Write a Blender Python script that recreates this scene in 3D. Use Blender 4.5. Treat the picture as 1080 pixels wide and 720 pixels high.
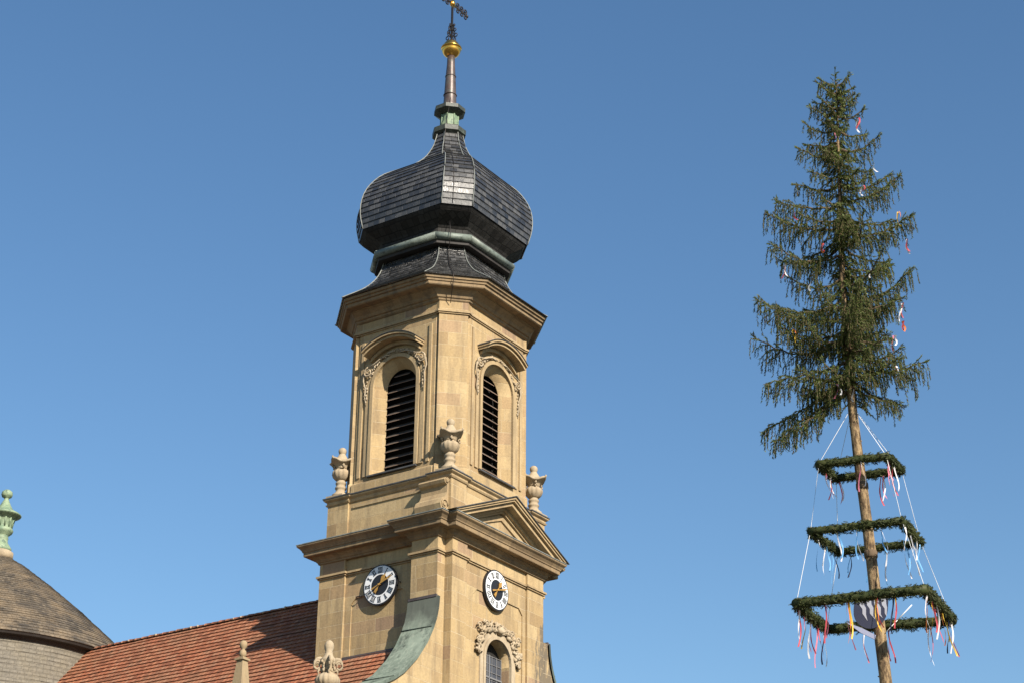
import bpy, math, random
from math import sin, cos, pi, radians, hypot
from mathutils import Vector, Matrix, noise
random.seed(7)
for o in list(bpy.data.objects): bpy.data.objects.remove(o)
scn = bpy.context.scene
COL = scn.collection

# ------------------------------------------------------------ camera
cam_d = bpy.data.cameras.new('camera')
cam = bpy.data.objects.new('camera', cam_d); COL.objects.link(cam)
cam_d.sensor_width = 36.0; cam_d.lens = 36*1960.8/1080
cam_d.clip_end = 5000
cam.matrix_world = Matrix.Translation((0, 0, 1.6)) @ Matrix.Rotation(radians(90+25.4066), 4, 'X') @ Matrix.Rotation(radians(0.502), 4, 'Z')
scn.camera = cam
# ------------------------------------------------------------ world, sun, exposure
TH = radians(55.7193); TX, TY = -2.648, 62.0
SUN = Vector((1.395, -2.160, 1.58)).normalized()
w = bpy.data.worlds.new('World'); scn.world = w; w.use_nodes = True
nt = w.node_tree; nt.nodes.clear()
sky = nt.nodes.new('ShaderNodeTexSky'); sky.sky_type = 'NISHITA'; sky.sun_disc = False
sky.sun_elevation = math.asin(SUN.z); sky.sun_rotation = math.atan2(SUN.x, SUN.y)
sky.altitude = 0; sky.air_density = 1.25; sky.dust_density = 0.22; sky.ozone_density = 3.5
bg = nt.nodes.new('ShaderNodeBackground'); bg.inputs[1].default_value = 0.076
wo = nt.nodes.new('ShaderNodeOutputWorld')
hs = nt.nodes.new('ShaderNodeHueSaturation'); hs.inputs['Saturation'].default_value = 1.13; hs.inputs['Hue'].default_value = .5
nt.links.new(sky.outputs[0], hs.inputs['Color']); nt.links.new(hs.outputs[0], bg.inputs[0]); nt.links.new(bg.outputs[0], wo.inputs[0])
sd = bpy.data.lights.new('sun', 'SUN'); sd.energy = 5.0; sd.angle = radians(0.53); sd.color = (1.0, 0.91, 0.78)
so = bpy.data.objects.new('sun', sd); COL.objects.link(so)
so.rotation_euler = SUN.to_track_quat('Z', 'Y').to_euler(); so.location = (30, -30, 60)
scn.view_settings.view_transform = 'Standard'; scn.view_settings.look = 'None'
scn.cycles.max_bounces = 6; scn.cycles.diffuse_bounces = 2
scn.view_settings.gamma = 1; scn.view_settings.exposure = 0.86

# ------------------------------------------------------------ materials
def mat(name, col=(.5,.5,.5), rough=.7, metal=0.0, spec=.5):
    m = bpy.data.materials.new(name); m.use_nodes = True
    b = m.node_tree.nodes['Principled BSDF']
    b.inputs['Base Color'].default_value = (*col, 1); b.inputs['Roughness'].default_value = rough
    b.inputs['Metallic'].default_value = metal; b.inputs['Specular IOR Level'].default_value = spec
    return m
class N:
    def __init__(s, m): s.t = m.node_tree; s.b = s.t.nodes['Principled BSDF']
    def n(s, ty, **kw):
        x = s.t.nodes.new(ty)
        for k, v in kw.items(): setattr(x, k, v)
        return x
    def l(s, a, b): s.t.links.new(a, b)
    def noise(s, vec, scale, detail=4, rough=.6):
        x = s.n('ShaderNodeTexNoise'); x.inputs['Scale'].default_value = scale
        x.inputs['Detail'].default_value = detail; x.inputs['Roughness'].default_value = rough
        if vec is not None: s.l(vec, x.inputs['Vector'])
        return x.outputs[0]
    def ramp(s, fac, stops, interp='LINEAR'):
        x = s.n('ShaderNodeValToRGB'); cr = x.color_ramp; cr.interpolation = interp
        while len(cr.elements) < len(stops): cr.elements.new(.5)
        for e, (p, c) in zip(cr.elements, stops):
            e.position = p; e.color = (*c, 1) if len(c) == 3 else c
        s.l(fac, x.inputs[0]); return x.outputs[0]
    def mix(s, fac, a, b, mode='MIX'):
        x = s.n('ShaderNodeMix', data_type='RGBA', blend_type=mode)
        if isinstance(fac, (int, float)): x.inputs[0].default_value = fac
        else: s.l(fac, x.inputs[0])
        for v, k in ((a, 6), (b, 7)):
            if isinstance(v, tuple): x.inputs[k].default_value = (*v, 1)
            else: s.l(v, x.inputs[k])
        return x.outputs[2]
    def math(s, op, a, b=0.0):
        x = s.n('ShaderNodeMath', operation=op)
        for v, k in ((a, 0), (b, 1)):
            if isinstance(v, (int, float)): x.inputs[k].default_value = v
            else: s.l(v, x.inputs[k])
        return x.outputs[0]
    def uv(s): return s.n('ShaderNodeTexCoord').outputs['UV']
    def ob(s): return s.n('ShaderNodeTexCoord').outputs['Object']
    def mapped(s, vec, scale=(1,1,1), loc=(0,0,0), rot=(0,0,0)):
        x = s.n('ShaderNodeMapping'); x.inputs['Scale'].default_value = scale
        x.inputs['Location'].default_value = loc; x.inputs['Rotation'].default_value = rot
        s.l(vec, x.inputs[0]); return x.outputs[0]
    def brick(s, vec, bw, rh, mortar=.012, offset=.5, smooth=.1, squash=1.0, sqf=2):
        x = s.n('ShaderNodeTexBrick'); x.offset = offset; x.squash = squash; x.squash_frequency = sqf
        x.inputs['Color1'].default_value = (0,0,0,1); x.inputs['Color2'].default_value = (1,1,1,1)
        x.inputs['Mortar'].default_value = (.5,.5,.5,1)
        x.inputs['Scale'].default_value = 1; x.inputs['Mortar Size'].default_value = mortar
        x.inputs['Mortar Smooth'].default_value = smooth
        x.inputs['Brick Width'].default_value = bw; x.inputs['Row Height'].default_value = rh
        s.l(vec, x.inputs['Vector']); return x
    def bump(s, h, strength=.3, dist=.02):
        x = s.n('ShaderNodeBump'); x.inputs['Strength'].default_value = strength
        x.inputs['Distance'].default_value = dist; s.l(h, x.inputs['Height'])
        s.l(x.outputs[0], s.b.inputs['Normal'])
    def col(s, c): s.l(c, s.b.inputs['Base Color'])

def stone_mat(name, stops, mortarcol, bw=.95, rh=.46, dark_streaks=None, stain=.5):
    m = mat(name, rough=.88, spec=.2); g = N(m); uv = g.uv(); ob = g.ob()
    br = g.brick(uv, bw, rh, .011, squash=1.35, sqf=3)
    c = g.ramp(br.outputs['Color'], stops)
    n1 = g.noise(ob, 1.3, 6); n2 = g.noise(ob, 14, 5)
    n3 = g.noise(g.mapped(ob, (3.5, 3.5, .5)), 1.0, 5)
    c = g.mix(g.ramp(n1, [(.30, (1,1,1)), (.70, (0,0,0))]), c, g.mix(.5, c, (.30,.215,.125), 'MIX'))
    c = g.mix(.55, c, g.ramp(n2, [(.3, (.72,.72,.72)), (.7, (1.12,1.12,1.12))]), 'MULTIPLY')
    c = g.mix(g.math('MULTIPLY', g.ramp(n3, [(.47, (0,0,0)), (.70, (1,1,1))]), stain), c, (.13,.10,.068))
    if dark_streaks:      # darker marks with a ragged outline, low at one corner of the front
        (lo, hi, zlo, zhi) = dark_streaks
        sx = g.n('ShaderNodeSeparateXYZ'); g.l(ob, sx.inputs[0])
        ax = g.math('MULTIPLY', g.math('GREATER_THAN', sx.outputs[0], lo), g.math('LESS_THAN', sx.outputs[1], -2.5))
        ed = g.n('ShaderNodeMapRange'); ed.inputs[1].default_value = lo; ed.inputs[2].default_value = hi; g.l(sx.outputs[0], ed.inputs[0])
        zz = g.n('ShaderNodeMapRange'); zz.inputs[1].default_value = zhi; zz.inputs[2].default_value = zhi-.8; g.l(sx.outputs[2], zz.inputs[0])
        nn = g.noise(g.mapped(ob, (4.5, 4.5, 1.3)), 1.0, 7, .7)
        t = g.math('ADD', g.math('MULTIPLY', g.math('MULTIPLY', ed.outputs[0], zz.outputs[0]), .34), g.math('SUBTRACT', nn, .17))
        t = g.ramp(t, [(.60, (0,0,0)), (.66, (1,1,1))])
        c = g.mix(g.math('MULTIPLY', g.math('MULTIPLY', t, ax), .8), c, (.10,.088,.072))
    c = g.mix(g.math('MULTIPLY', br.outputs['Fac'], g.ramp(g.noise(ob, .8, 4), [(.38, (.12,.12,.12)), (.66, (.7,.7,.7))])), c, mortarcol)
    g.col(c)
    h = g.math('ADD', g.math('MULTIPLY', br.outputs['Fac'], -.6), g.math('MULTIPLY', n2, .55))
    g.bump(h, .55, .02)
    return m
ST = [(0, (.27,.185,.095)), (.22, (.425,.312,.165)), (.45, (.355,.255,.13)), (.66, (.455,.345,.19)), (.84, (.34,.24,.12)), (.95, (.36,.245,.15)), (1, (.25,.168,.11))]
M = {}
M['stone'] = stone_mat('sandstone_ashlar', ST, (.46,.38,.26), dark_streaks=(1.5, 2.35, 17.5, 21.0))
M['trim'] = stone_mat('sandstone_mouldings', [(0, (.32,.23,.125)), (.5, (.41,.31,.175)), (1, (.30,.215,.12))], (.28,.21,.13), 1.3, 5.0)
M['cornice'] = stone_mat('stained_shade_cornice_stone', [(0, (.17,.118,.066)), (.5, (.26,.186,.106)), (1, (.135,.094,.055))], (.15,.11,.07), 1.3, 5.0, stain=.9)  # stained stone, with the cornice shade deepened in its colour
M['carved'] = stone_mat('pale_carved_stone', [(0, (.36,.295,.205)), (1, (.42,.35,.25))], (.35,.26,.17), 4, 4)
M['obelisk'] = stone_mat('lichen_stone', [(0, (.29,.22,.13)), (1, (.32,.25,.15))], (.3,.22,.13), 4, 4)

def slate_mat(name, base, lite, bw, rh, rough=.36, spec=.6, brown=None, bumpd=.02, joint=.8, off=.3):
    m = mat(name, rough=rough, spec=spec); g = N(m); uv = g.uv(); ob = g.ob()
    dist = g.n('ShaderNodeVectorMath', operation='ADD'); 
    nz = g.n('ShaderNodeTexNoise'); nz.inputs['Scale'].default_value = 2.3; g.l(uv, nz.inputs['Vector'])
    sc = g.n('ShaderNodeVectorMath', operation='SCALE'); sc.inputs['Scale'].default_value = .09
    g.l(nz.outputs[1], sc.inputs[0]); g.l(uv, dist.inputs[0]); g.l(sc.outputs[0], dist.inputs[1])
    br = g.brick(dist.outputs[0], bw, rh, .012, offset=off)
    c = g.ramp(br.outputs['Color'], [(0, base), (.6, tuple((a+b)/2 for a, b in zip(base, lite))), (1, lite)])
    n1 = g.noise(ob, .9, 6, .7); n2 = g.noise(ob, 9, 4)
    if brown: c = g.mix(g.ramp(n1, [(.42, (0,0,0)), (.62, (1,1,1))]), c, brown)
    c = g.mix(.6, c, g.ramp(n2, [(.3, (.6,.6,.6)), (.7, (1.25,1.25,1.25))]), 'MULTIPLY')
    c = g.mix(g.math('MULTIPLY', br.outputs['Fac'], joint), c, tuple(v*.35 for v in base))
    g.col(c)
    rr = g.n('ShaderNodeMapRange'); rr.inputs[3].default_value = rough-.1; rr.inputs[4].default_value = rough+.18
    g.l(br.outputs['Color'], rr.inputs[0]); g.l(rr.outputs[0], g.b.inputs['Roughness'])
    sx = g.n('ShaderNodeSeparateXYZ'); g.l(uv, sx.inputs[0])
    h = g.math('ADD', g.math('MULTIPLY', br.outputs['Fac'], -.8), g.math('ADD', g.math('MULTIPLY', n2, .6), g.math('MULTIPLY', br.outputs['Color'], .7)))
    g.bump(h, .6, bumpd)
    return m
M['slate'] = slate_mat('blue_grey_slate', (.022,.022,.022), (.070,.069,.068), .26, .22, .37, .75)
M['slate_under'] = slate_mat('shade_darkened_slate', (.018,.017,.016), (.04,.038,.036), .26, .22, .75, .2)  # darker copy of the slate, underside shade put into the colour
M['slate_rough'] = slate_mat('rippled_slate', (.025,.025,.025), (.075,.074,.073), .20, .17, .28, .7, bumpd=.13)
M['slate_old'] = slate_mat('weathered_brown_slate', (.055,.047,.038), (.14,.115,.085), .21, .2, .6, .3, brown=(.19,.145,.095), joint=.45)
M['slate_wall'] = slate_mat('pale_slate_cladding', (.125,.112,.09), (.20,.18,.148), .30, .17, .75, .25, brown=(.165,.145,.11), joint=.4, off=.27)

def tile_mat():
    m = mat('red_clay_tiles', rough=.8, spec=.25); g = N(m); uv = g.uv(); ob = g.ob()
    br = g.brick(uv, .19, .24, .012)
    c = g.ramp(br.outputs['Color'], [(0, (.20,.070,.036)), (.3, (.30,.103,.052)), (.6, (.36,.132,.066)), (.85, (.33,.155,.09)), (1, (.40,.16,.08))])
    n1 = g.noise(ob, .55, 6, .65); n2 = g.noise(ob, 12, 4); n3 = g.noise(ob, 3.1, 5, .7)
    c = g.mix(g.ramp(n1, [(.42, (0,0,0)), (.66, (.55,.55,.55))]), c, (.25,.14,.08))
    c = g.mix(g.ramp(n3, [(.56, (0,0,0)), (.70, (.6,.6,.6))]), c, (.16,.11,.07))
    c = g.mix(.6, c, g.ramp(n2, [(.3, (.7,.7,.7)), (.7, (1.2,1.2,1.2))]), 'MULTIPLY')
    c = g.mix(g.math('MULTIPLY', br.outputs['Fac'], .8), c, (.04,.02,.015))
    g.col(c)
    g.bump(g.math('ADD', g.math('MULTIPLY', br.outputs['Fac'], -1.0), g.math('ADD', g.math('MULTIPLY', n2, .5), g.math('MULTIPLY', br.outputs['Color'], .8))), .8, .03)
    return m
M['tile'] = tile_mat()
def patchy(name, c1, c2, c3=None, scale=2.0, rough=.7, metal=0, spec=.4, bump=.2, stretch=(1,1,1)):
    m = mat(name, rough=rough, metal=metal, spec=spec); g = N(m); ob = g.mapped(g.ob(), stretch)
    n1 = g.noise(ob, scale, 6, .65); n2 = g.noise(ob, scale*7, 4)
    c = g.ramp(n1, [(.35, c1), (.65, c2)])
    if c3: c = g.mix(g.ramp(g.noise(ob, scale*2.3, 5, .7), [(.52, (0,0,0)), (.66, (1,1,1))]), c, c3)
    c = g.mix(.5, c, g.ramp(n2, [(.3, (.75,.75,.75)), (.7, (1.15,1.15,1.15))]), 'MULTIPLY')
    g.col(c); g.bump(n2, bump, .02); return m
M['copper'] = patchy('green_copper', (.085,.108,.09), (.145,.178,.148), (.045,.058,.05), .9, .8, 0, .15, stretch=(1,1,.6))
def wing_copper():
    m = M['copper']; g = N(m); ob = g.ob(); sx = g.n('ShaderNodeSeparateXYZ'); g.l(ob, sx.inputs[0])
    old = [l for l in g.t.links if l.to_socket == g.b.inputs['Base Color']][0].from_socket
    nn = g.noise(g.mapped(ob, (3, 1.2, 1)), 1.0, 5)
    t = g.math('ADD', g.math('MULTIPLY', g.math('SUBTRACT', sx.outputs[2], 18.75), .9), g.math('SUBTRACT', nn, .5))
    st = g.ramp(g.noise(g.mapped(ob, (9, 9, .4)), 1.0, 4), [(.50, (0,0,0)), (.66, (.45,.45,.45))])
    c = g.mix(st, old, (.19,.215,.18))
    g.col(g.mix(g.ramp(t, [(.0, (0,0,0)), (.55, (.85,.85,.85))]), c, (.035,.040,.036)))
wing_copper()
M['copper_roll'] = patchy('weathered_copper_roll', (.10,.12,.105), (.18,.21,.18), (.05,.06,.05), 2.5, .5, 0, .4)
M['copper_pale'] = patchy('pale_green_copper', (.13,.195,.125), (.24,.30,.19), (.06,.10,.07), 2.2, .6)
M['copper_dark'] = patchy('dark_copper', (.028,.033,.027), (.05,.055,.043), (.075,.09,.07), 2.0, .5)
M['copper_brown'] = patchy('brown_copper', (.06,.042,.036), (.11,.08,.07), (.08,.095,.075), 2.5, .42, .2, .5)
M['lead_pale'] = patchy('pale_lead_sheet', (.13,.14,.13), (.22,.23,.21), None, 3, .45)
M['lead'] = patchy('lead_sheet', (.045,.045,.045), (.085,.085,.085), None, 3, .45)
M['eaves'] = patchy('tarred_eaves_board', (.018,.015,.013), (.032,.027,.024), None, 2, .7)
M['flash'] = patchy('dark_flashing', (.055,.045,.045), (.09,.075,.073), None, 2, .6)
M['gold'] = mat('gilding', (.72,.42,.09), .28, 1.0)
M['iron'] = mat('wrought_iron', (.035,.03,.028), .5, .6)
M['white'] = patchy('dial_white', (.66,.67,.68), (.74,.75,.76), None, 5, .5, bump=.03)
M['black'] = mat('dial_black', (.012,.012,.014), .45)
M['goldpaint'] = mat('gold_paint', (.55,.30,.07), .45, .5)
M['glass'] = mat('leaded_glass', (.045,.055,.075), .12, 0, .8)
M['grille'] = mat('grey_glazing_bars', (.16,.16,.165), .6)
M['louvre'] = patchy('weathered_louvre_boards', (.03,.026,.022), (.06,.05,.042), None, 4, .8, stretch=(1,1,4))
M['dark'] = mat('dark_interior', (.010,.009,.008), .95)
M['pink'] = patchy('sunlit_board_edge', (.17,.115,.085), (.24,.165,.12), None, 3, .8)  # pinkish wood, lightened to paint the sun catching the louvre edges
def bark_mat():
    m = mat('patchy_peeled_bark', rough=.85, spec=.2); g = N(m); ob = g.ob()
    s = g.mapped(ob, (1,1,.35)); n1 = g.noise(s, 11, 6, .7); n2 = g.noise(ob, 26, 4)
    c = g.ramp(n1, [(.33, (.04,.028,.018)), (.45, (.12,.08,.045)), (.53, (.25,.175,.095)), (.68, (.33,.24,.13))])
    c = g.mix(.5, c, g.ramp(n2, [(.3, (.6,.6,.6)), (.7, (1.2,1.2,1.2))]), 'MULTIPLY')
    g.col(c); g.bump(n1, .7, .03); return m
M['bark'] = bark_mat()
M['twig'] = mat('grey_ring_shadow', (.12,.085,.055), .9, 0, .2)
def needle_mat(name, a, b, c_):
    m = mat(name, rough=.6, spec=.25); g = N(m)
    n1 = g.noise(g.ob(), 1.6, 4); n2 = g.noise(g.ob(), 9, 3)
    c = g.ramp(n1, [(.35, a), (.65, b)]); c = g.mix(g.ramp(n2, [(.5, (0,0,0)), (.72, (.7,.7,.7))]), c, c_)
    g.col(c)
    tr = g.n('ShaderNodeBsdfTranslucent'); g.l(c, tr.inputs[0])
    mx = g.n('ShaderNodeMixShader'); mx.inputs[0].default_value = .22
    out = [n for n in g.t.nodes if n.type == 'OUTPUT_MATERIAL'][0]
    g.l(g.b.outputs[0], mx.inputs[1]); g.l(tr.outputs[0], mx.inputs[2]); g.l(mx.outputs[0], out.inputs[0])
    return m
M['needle'] = needle_mat('spruce_needles', (.060,.086,.024), (.125,.16,.042), (.20,.20,.07))
M['garland'] = needle_mat('garland_needles', (.034,.046,.015), (.06,.072,.022), (.09,.08,.03))
def cloth(name, c): 
    m = mat(name, c, .55, 0, .3); g = N(m)
    tr = g.n('ShaderNodeBsdfTranslucent'); tr.inputs[0].default_value = (*c, 1)
    mx = g.n('ShaderNodeMixShader'); mx.inputs[0].default_value = .35
    out = [n for n in g.t.nodes if n.type == 'OUTPUT_MATERIAL'][0]
    g.l(g.b.outputs[0], mx.inputs[1]); g.l(tr.outputs[0], mx.inputs[2]); g.l(mx.outputs[0], out.inputs[0]); return m
RB = dict(red=cloth('red_ribbon', (.58,.09,.11)), pink=cloth('rose_ribbon', (.72,.22,.30)), white=cloth('white_ribbon', (.82,.80,.82)),
          blue=cloth('light_blue_ribbon', (.16,.42,.78)), yellow=cloth('yellow_ribbon', (.78,.50,.05)), orange=cloth('orange_ribbon', (.75,.22,.05)),
          dark=cloth('navy_ribbon', (.03,.04,.09)))
M['rope'] = mat('white_rope', (.70,.70,.70), .8)
M['shield_dark'] = mat('shield_blue_black', (.02,.025,.055), .5)
M['shield_blue'] = mat('pennant_slate_blue', (.12,.14,.24), .5)
M['shield_grey'] = mat('shield_silver', (.34,.35,.40), .5)
M['ground'] = patchy('paved_square', (.045,.042,.036), (.065,.06,.05), (.03,.042,.018), .4, .9)
M['plaster'] = patchy('church_plaster', (.46,.36,.22), (.52,.42,.27), None, .7, .9)

# ------------------------------------------------------------ mesh helpers
class MB:
    def __init__(s, tf=None): s.v = []; s.f = []; s.uv = []; s.tf = tf; s.sm = []
    def face(s, pts, uv=None, smooth=False):
        if s.tf: pts = [s.tf(p) for p in pts]
        i = len(s.v); s.v.extend(tuple(p) for p in pts); s.f.append(tuple(range(i, i+len(pts)))); s.uv.append(uv); s.sm.append(smooth)
    def box(s, x0, x1, y0, y1, z0, z1):
        a = [(x0,y0,z0),(x1,y0,z0),(x1,y1,z0),(x0,y1,z0),(x0,y0,z1),(x1,y0,z1),(x1,y1,z1),(x0,y1,z1)]
        for q in ((0,3,2,1),(4,5,6,7),(0,1,5,4),(1,2,6,5),(2,3,7,6),(3,0,4,7)): s.face([a[k] for k in q])
    def prism(s, poly, y0, y1, ax='xz'):
        # poly in two axes, extruded along the third
        def P(p, t):
            return (p[0], t, p[1]) if ax == 'xz' else ((p[0], p[1], t) if ax == 'xy' else (t, p[0], p[1]))
        s.face([P(p, y0) for p in poly]); s.face([P(p, y1) for p in reversed(poly)])
        for i in range(len(poly)):
            a, b = poly[i], poly[(i+1) % len(poly)]
            s.face([P(b, y0), P(a, y0), P(a, y1), P(b, y1)])
    def tube(s, pts, r, n=6, caps=True, smooth=True):
        pts = [Vector(p) for p in pts]; rs = r if isinstance(r, (list, tuple)) else [r]*len(pts)
        rings = []
        for i, p in enumerate(pts):
            d = (pts[min(i+1, len(pts)-1)]-pts[max(i-1, 0)])
            d = d.normalized() if d.length > 1e-9 else Vector((0,0,1))
            up = Vector((0,0,1)) if abs(d.z) < .95 else Vector((0,1,0))
            x = d.cross(up).normalized(); y = x.cross(d)
            rings.append([p + (x*cos(2*pi*k/n)+y*sin(2*pi*k/n))*rs[i] for k in range(n)])
        for i in range(len(rings)-1):
            for k in range(n):
                s.face([rings[i][k], rings[i+1][k], rings[i+1][(k+1) % n], rings[i][(k+1) % n]], smooth=smooth)
        if caps: s.face(rings[0]); s.face(list(reversed(rings[-1])))
    def lathe(s, c, prof, n=24, mod=None, smooth=True):
        # prof: (r, z); mod(phi, r, z) -> (r, z)
        rings = []
        for r, z in prof:
            ring = []
            for k in range(n):
                ph = 2*pi*k/n
                rr, zz = mod(ph, r, z) if mod else (r, z)
                ring.append((c[0]+rr*cos(ph), c[1]+rr*sin(ph), c[2]+zz))
            rings.append(ring)
        for i in range(len(rings)-1):
            for k in range(n):
                s.face([rings[i][k], rings[i][(k+1) % n], rings[i+1][(k+1) % n], rings[i+1][k]], smooth=smooth)
        s.face(list(reversed(rings[0]))); s.face(rings[-1])
    def blob(s, c, r, sq=(1,1,1), seed=0, n=8, m=5, amp=.25):
        c = Vector(c); rings = []
        for j in range(m+1):
            th = pi*j/m
            rings.append([])
            for k in range(n):
                ph = 2*pi*k/n
                d = Vector((sin(th)*cos(ph), sin(th)*sin(ph), cos(th)))
                q = 1+amp*noise.noise(d*2.1+Vector((seed*3.7, seed*1.3, 0)))*2
                rings[-1].append(c+Vector((d.x*sq[0], d.y*sq[1], d.z*sq[2]))*r*q)
        for j in range(m):
            for k in range(n):
                s.face([rings[j][k], rings[j+1][k], rings[j+1][(k+1) % n], rings[j][(k+1) % n]], smooth=True)
    def build(s, name, m, parent=None, merge=True):
        me = bpy.data.meshes.new(name); me.from_pydata([tuple(v) for v in s.v], [], s.f)
        ul = me.uv_layers.new(name='UVMap'); data = ul.data
        me.polygons.foreach_set('use_smooth', s.sm)
        for pi_, p in enumerate(me.polygons):
            cu = s.uv[pi_]
            if cu:
                for k, li in enumerate(p.loop_indices): data[li].uv = cu[k]
            else:
                nrm = p.normal
                if abs(nrm.z) > .8: ux, vx = Vector((1,0,0)), Vector((0,1,0))
                else:
                    ux = Vector((0,0,1)).cross(nrm).normalized(); vx = Vector((0,0,1))
                for li in p.loop_indices:
                    co = me.vertices[me.loops[li].vertex_index].co
                    data[li].uv = (co.dot(ux)+7.3, co.dot(vx))
        if any(s.sm) and merge:
            import bmesh
            bm = bmesh.new(); bm.from_mesh(me); bmesh.ops.remove_doubles(bm, verts=bm.verts, dist=1e-5); bm.to_mesh(me); bm.free()
        me.materials.append(m)
        o = bpy.data.objects.new(name, me); COL.objects.link(o)
        if parent is not None: o.parent = parent
        return o
def thing(name, label, cat, loc=(0,0,0), rz=0, group=None):
    o = bpy.data.objects.new(name, None); COL.objects.link(o); o.empty_display_size = .5
    o.location = loc; o.rotation_euler = (0, 0, rz); o['label'] = label; o['category'] = cat
    if group: o['group'] = group
    return o
def part(name, parent):   # a part that only groups its own sub-parts would be an empty: never used; parts are meshes
    pass
def L2W(a, b, z): return (TX+cos(TH)*a-sin(TH)*b, TY+sin(TH)*a+cos(TH)*b, z)
def offset_poly(P, d):
    n = len(P); out = []
    for i in range(n):
        p0, p1, p2 = Vector(P[i-1]), Vector(P[i]), Vector(P[(i+1) % n])
        e1 = (p1-p0).normalized(); e2 = (p2-p1).normalized()
        n1 = Vector((e1.y, -e1.x)); n2 = Vector((e2.y, -e2.x))
        k = 1+n1.dot(n2)
        out.append(tuple(p1+(n1+n2)*(d/k)))
    return out
def mould(mb, P, prof, skip=(), top=False, bottom=False):
    """prof: (offset, z) going up; P counter-clockwise plan"""
    rings = [[(x, y, z) for x, y in offset_poly(P, d)] for d, z in prof]
    for i in range(len(rings)-1):
        for k in range(len(P)):
            if k in skip: continue
            k2 = (k+1) % len(P)
            mb.face([rings[i][k], rings[i][k2], rings[i+1][k2], rings[i+1][k]])
    if top: mb.face(rings[-1])
    if bottom: mb.face(list(reversed(rings[0])))
def octa(A, c): return [(c,-A),(A,-c),(A,c),(c,A),(-c,A),(-A,c),(-A,-c),(-c,-A)]
def octloft(mb, lv, top=False, bottom=False, flip=False):
    rings = [[(x, y, z) for x, y in octa(A, c)] for z, A, c in lv]
    for i in range(len(rings)-1):
        for k in range(8): mb.face([rings[i][k], rings[i][(k+1) % 8], rings[i+1][(k+1) % 8], rings[i+1][k]])
    if top: mb.face(rings[-1])
    if bottom: mb.face(list(reversed(rings[0])))
def interp(pts, x):
    for i in range(len(pts)-1):
        a, b = pts[i], pts[i+1]
        if x <= b[0] or i == len(pts)-2:
            t = (x-a[0])/(b[0]-a[0]) if b[0] != a[0] else 0
            return [a[k]+(b[k]-a[k])*t for k in range(1, len(a))]
def resample(prof, step):   # prof (z,A,c) list -> points at equal arc length in (A,z), Catmull smoothing first
    P = [Vector((p[1], p[0], p[2])) for p in prof]; D = []
    for i in range(len(P)-1):
        p0 = P[max(i-1, 0)]; p1 = P[i]; p2 = P[i+1]; p3 = P[min(i+2, len(P)-1)]
        for k in range(12):
            t = k/12
            D.append(.5*((2*p1)+(p2-p0)*t+(2*p0-5*p1+4*p2-p3)*t*t+(3*p1-p0-3*p2+p3)*t**3))
    D.append(P[-1]); s = [0]
    for i in range(1, len(D)): s.append(s[-1]+hypot(D[i].x-D[i-1].x, D[i].y-D[i-1].y))
    n = max(2, round(s[-1]/step)); out = []
    for j in range(n+1):
        t = s[-1]*j/n
        for i in range(len(s)-1):
            if t <= s[i+1]+1e-9: 
                u = (t-s[i])/max(1e-9, s[i+1]-s[i]); out.append(D[i].lerp(D[i+1], u)); break
    return [(p.y, p.x, p.z) for p in out], s[-1]/n
def courses(mb, prof, step, lift=.028, jitter=0):
    """octagonal roof in real overlapping courses; prof from the bottom up (z,A,c)"""
    pts, st = resample(prof, step)
    for i in range(len(pts)-1):
        z0, A0, c0 = pts[i]; z1, A1, c1 = pts[i+1]
        tz, tA = z1-z0, A1-A0; l = hypot(tz, tA); nA, nz = tz/l, -tA/l
        up = lift
        r0 = octa(A0+nA*up, c0+nA*up*.5); r1 = octa(A1+nA*.003, c1+nA*.0015); rb = octa(A0, c0)
        for k in range(8):
            k2 = (k+1) % 8
            a = (*r0[k], z0+nz*up); b = (*r0[k2], z0+nz*up); c = (*r1[k2], z1+nz*.003); d = (*r1[k], z1+nz*.003)
            w0 = (Vector(a)-Vector(b)).length/2; w1 = (Vector(c)-Vector(d)).length/2
            v0, v1 = i*step, (i+1)*step-.001
            mb.face([a, b, c, d], [(-w0+k*11, v0), (w0+k*11, v0), (w1+k*11, v1), (-w1+k*11, v1)])
            mb.face([(*rb[k], z0), (*rb[k2], z0), b, a])
def arch_pts(hw, zs, n=16, ry=None):
    ry = ry or hw
    return [(-hw*cos(pi*k/n), zs+ry*sin(pi*k/n)) for k in range(n+1)]
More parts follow.
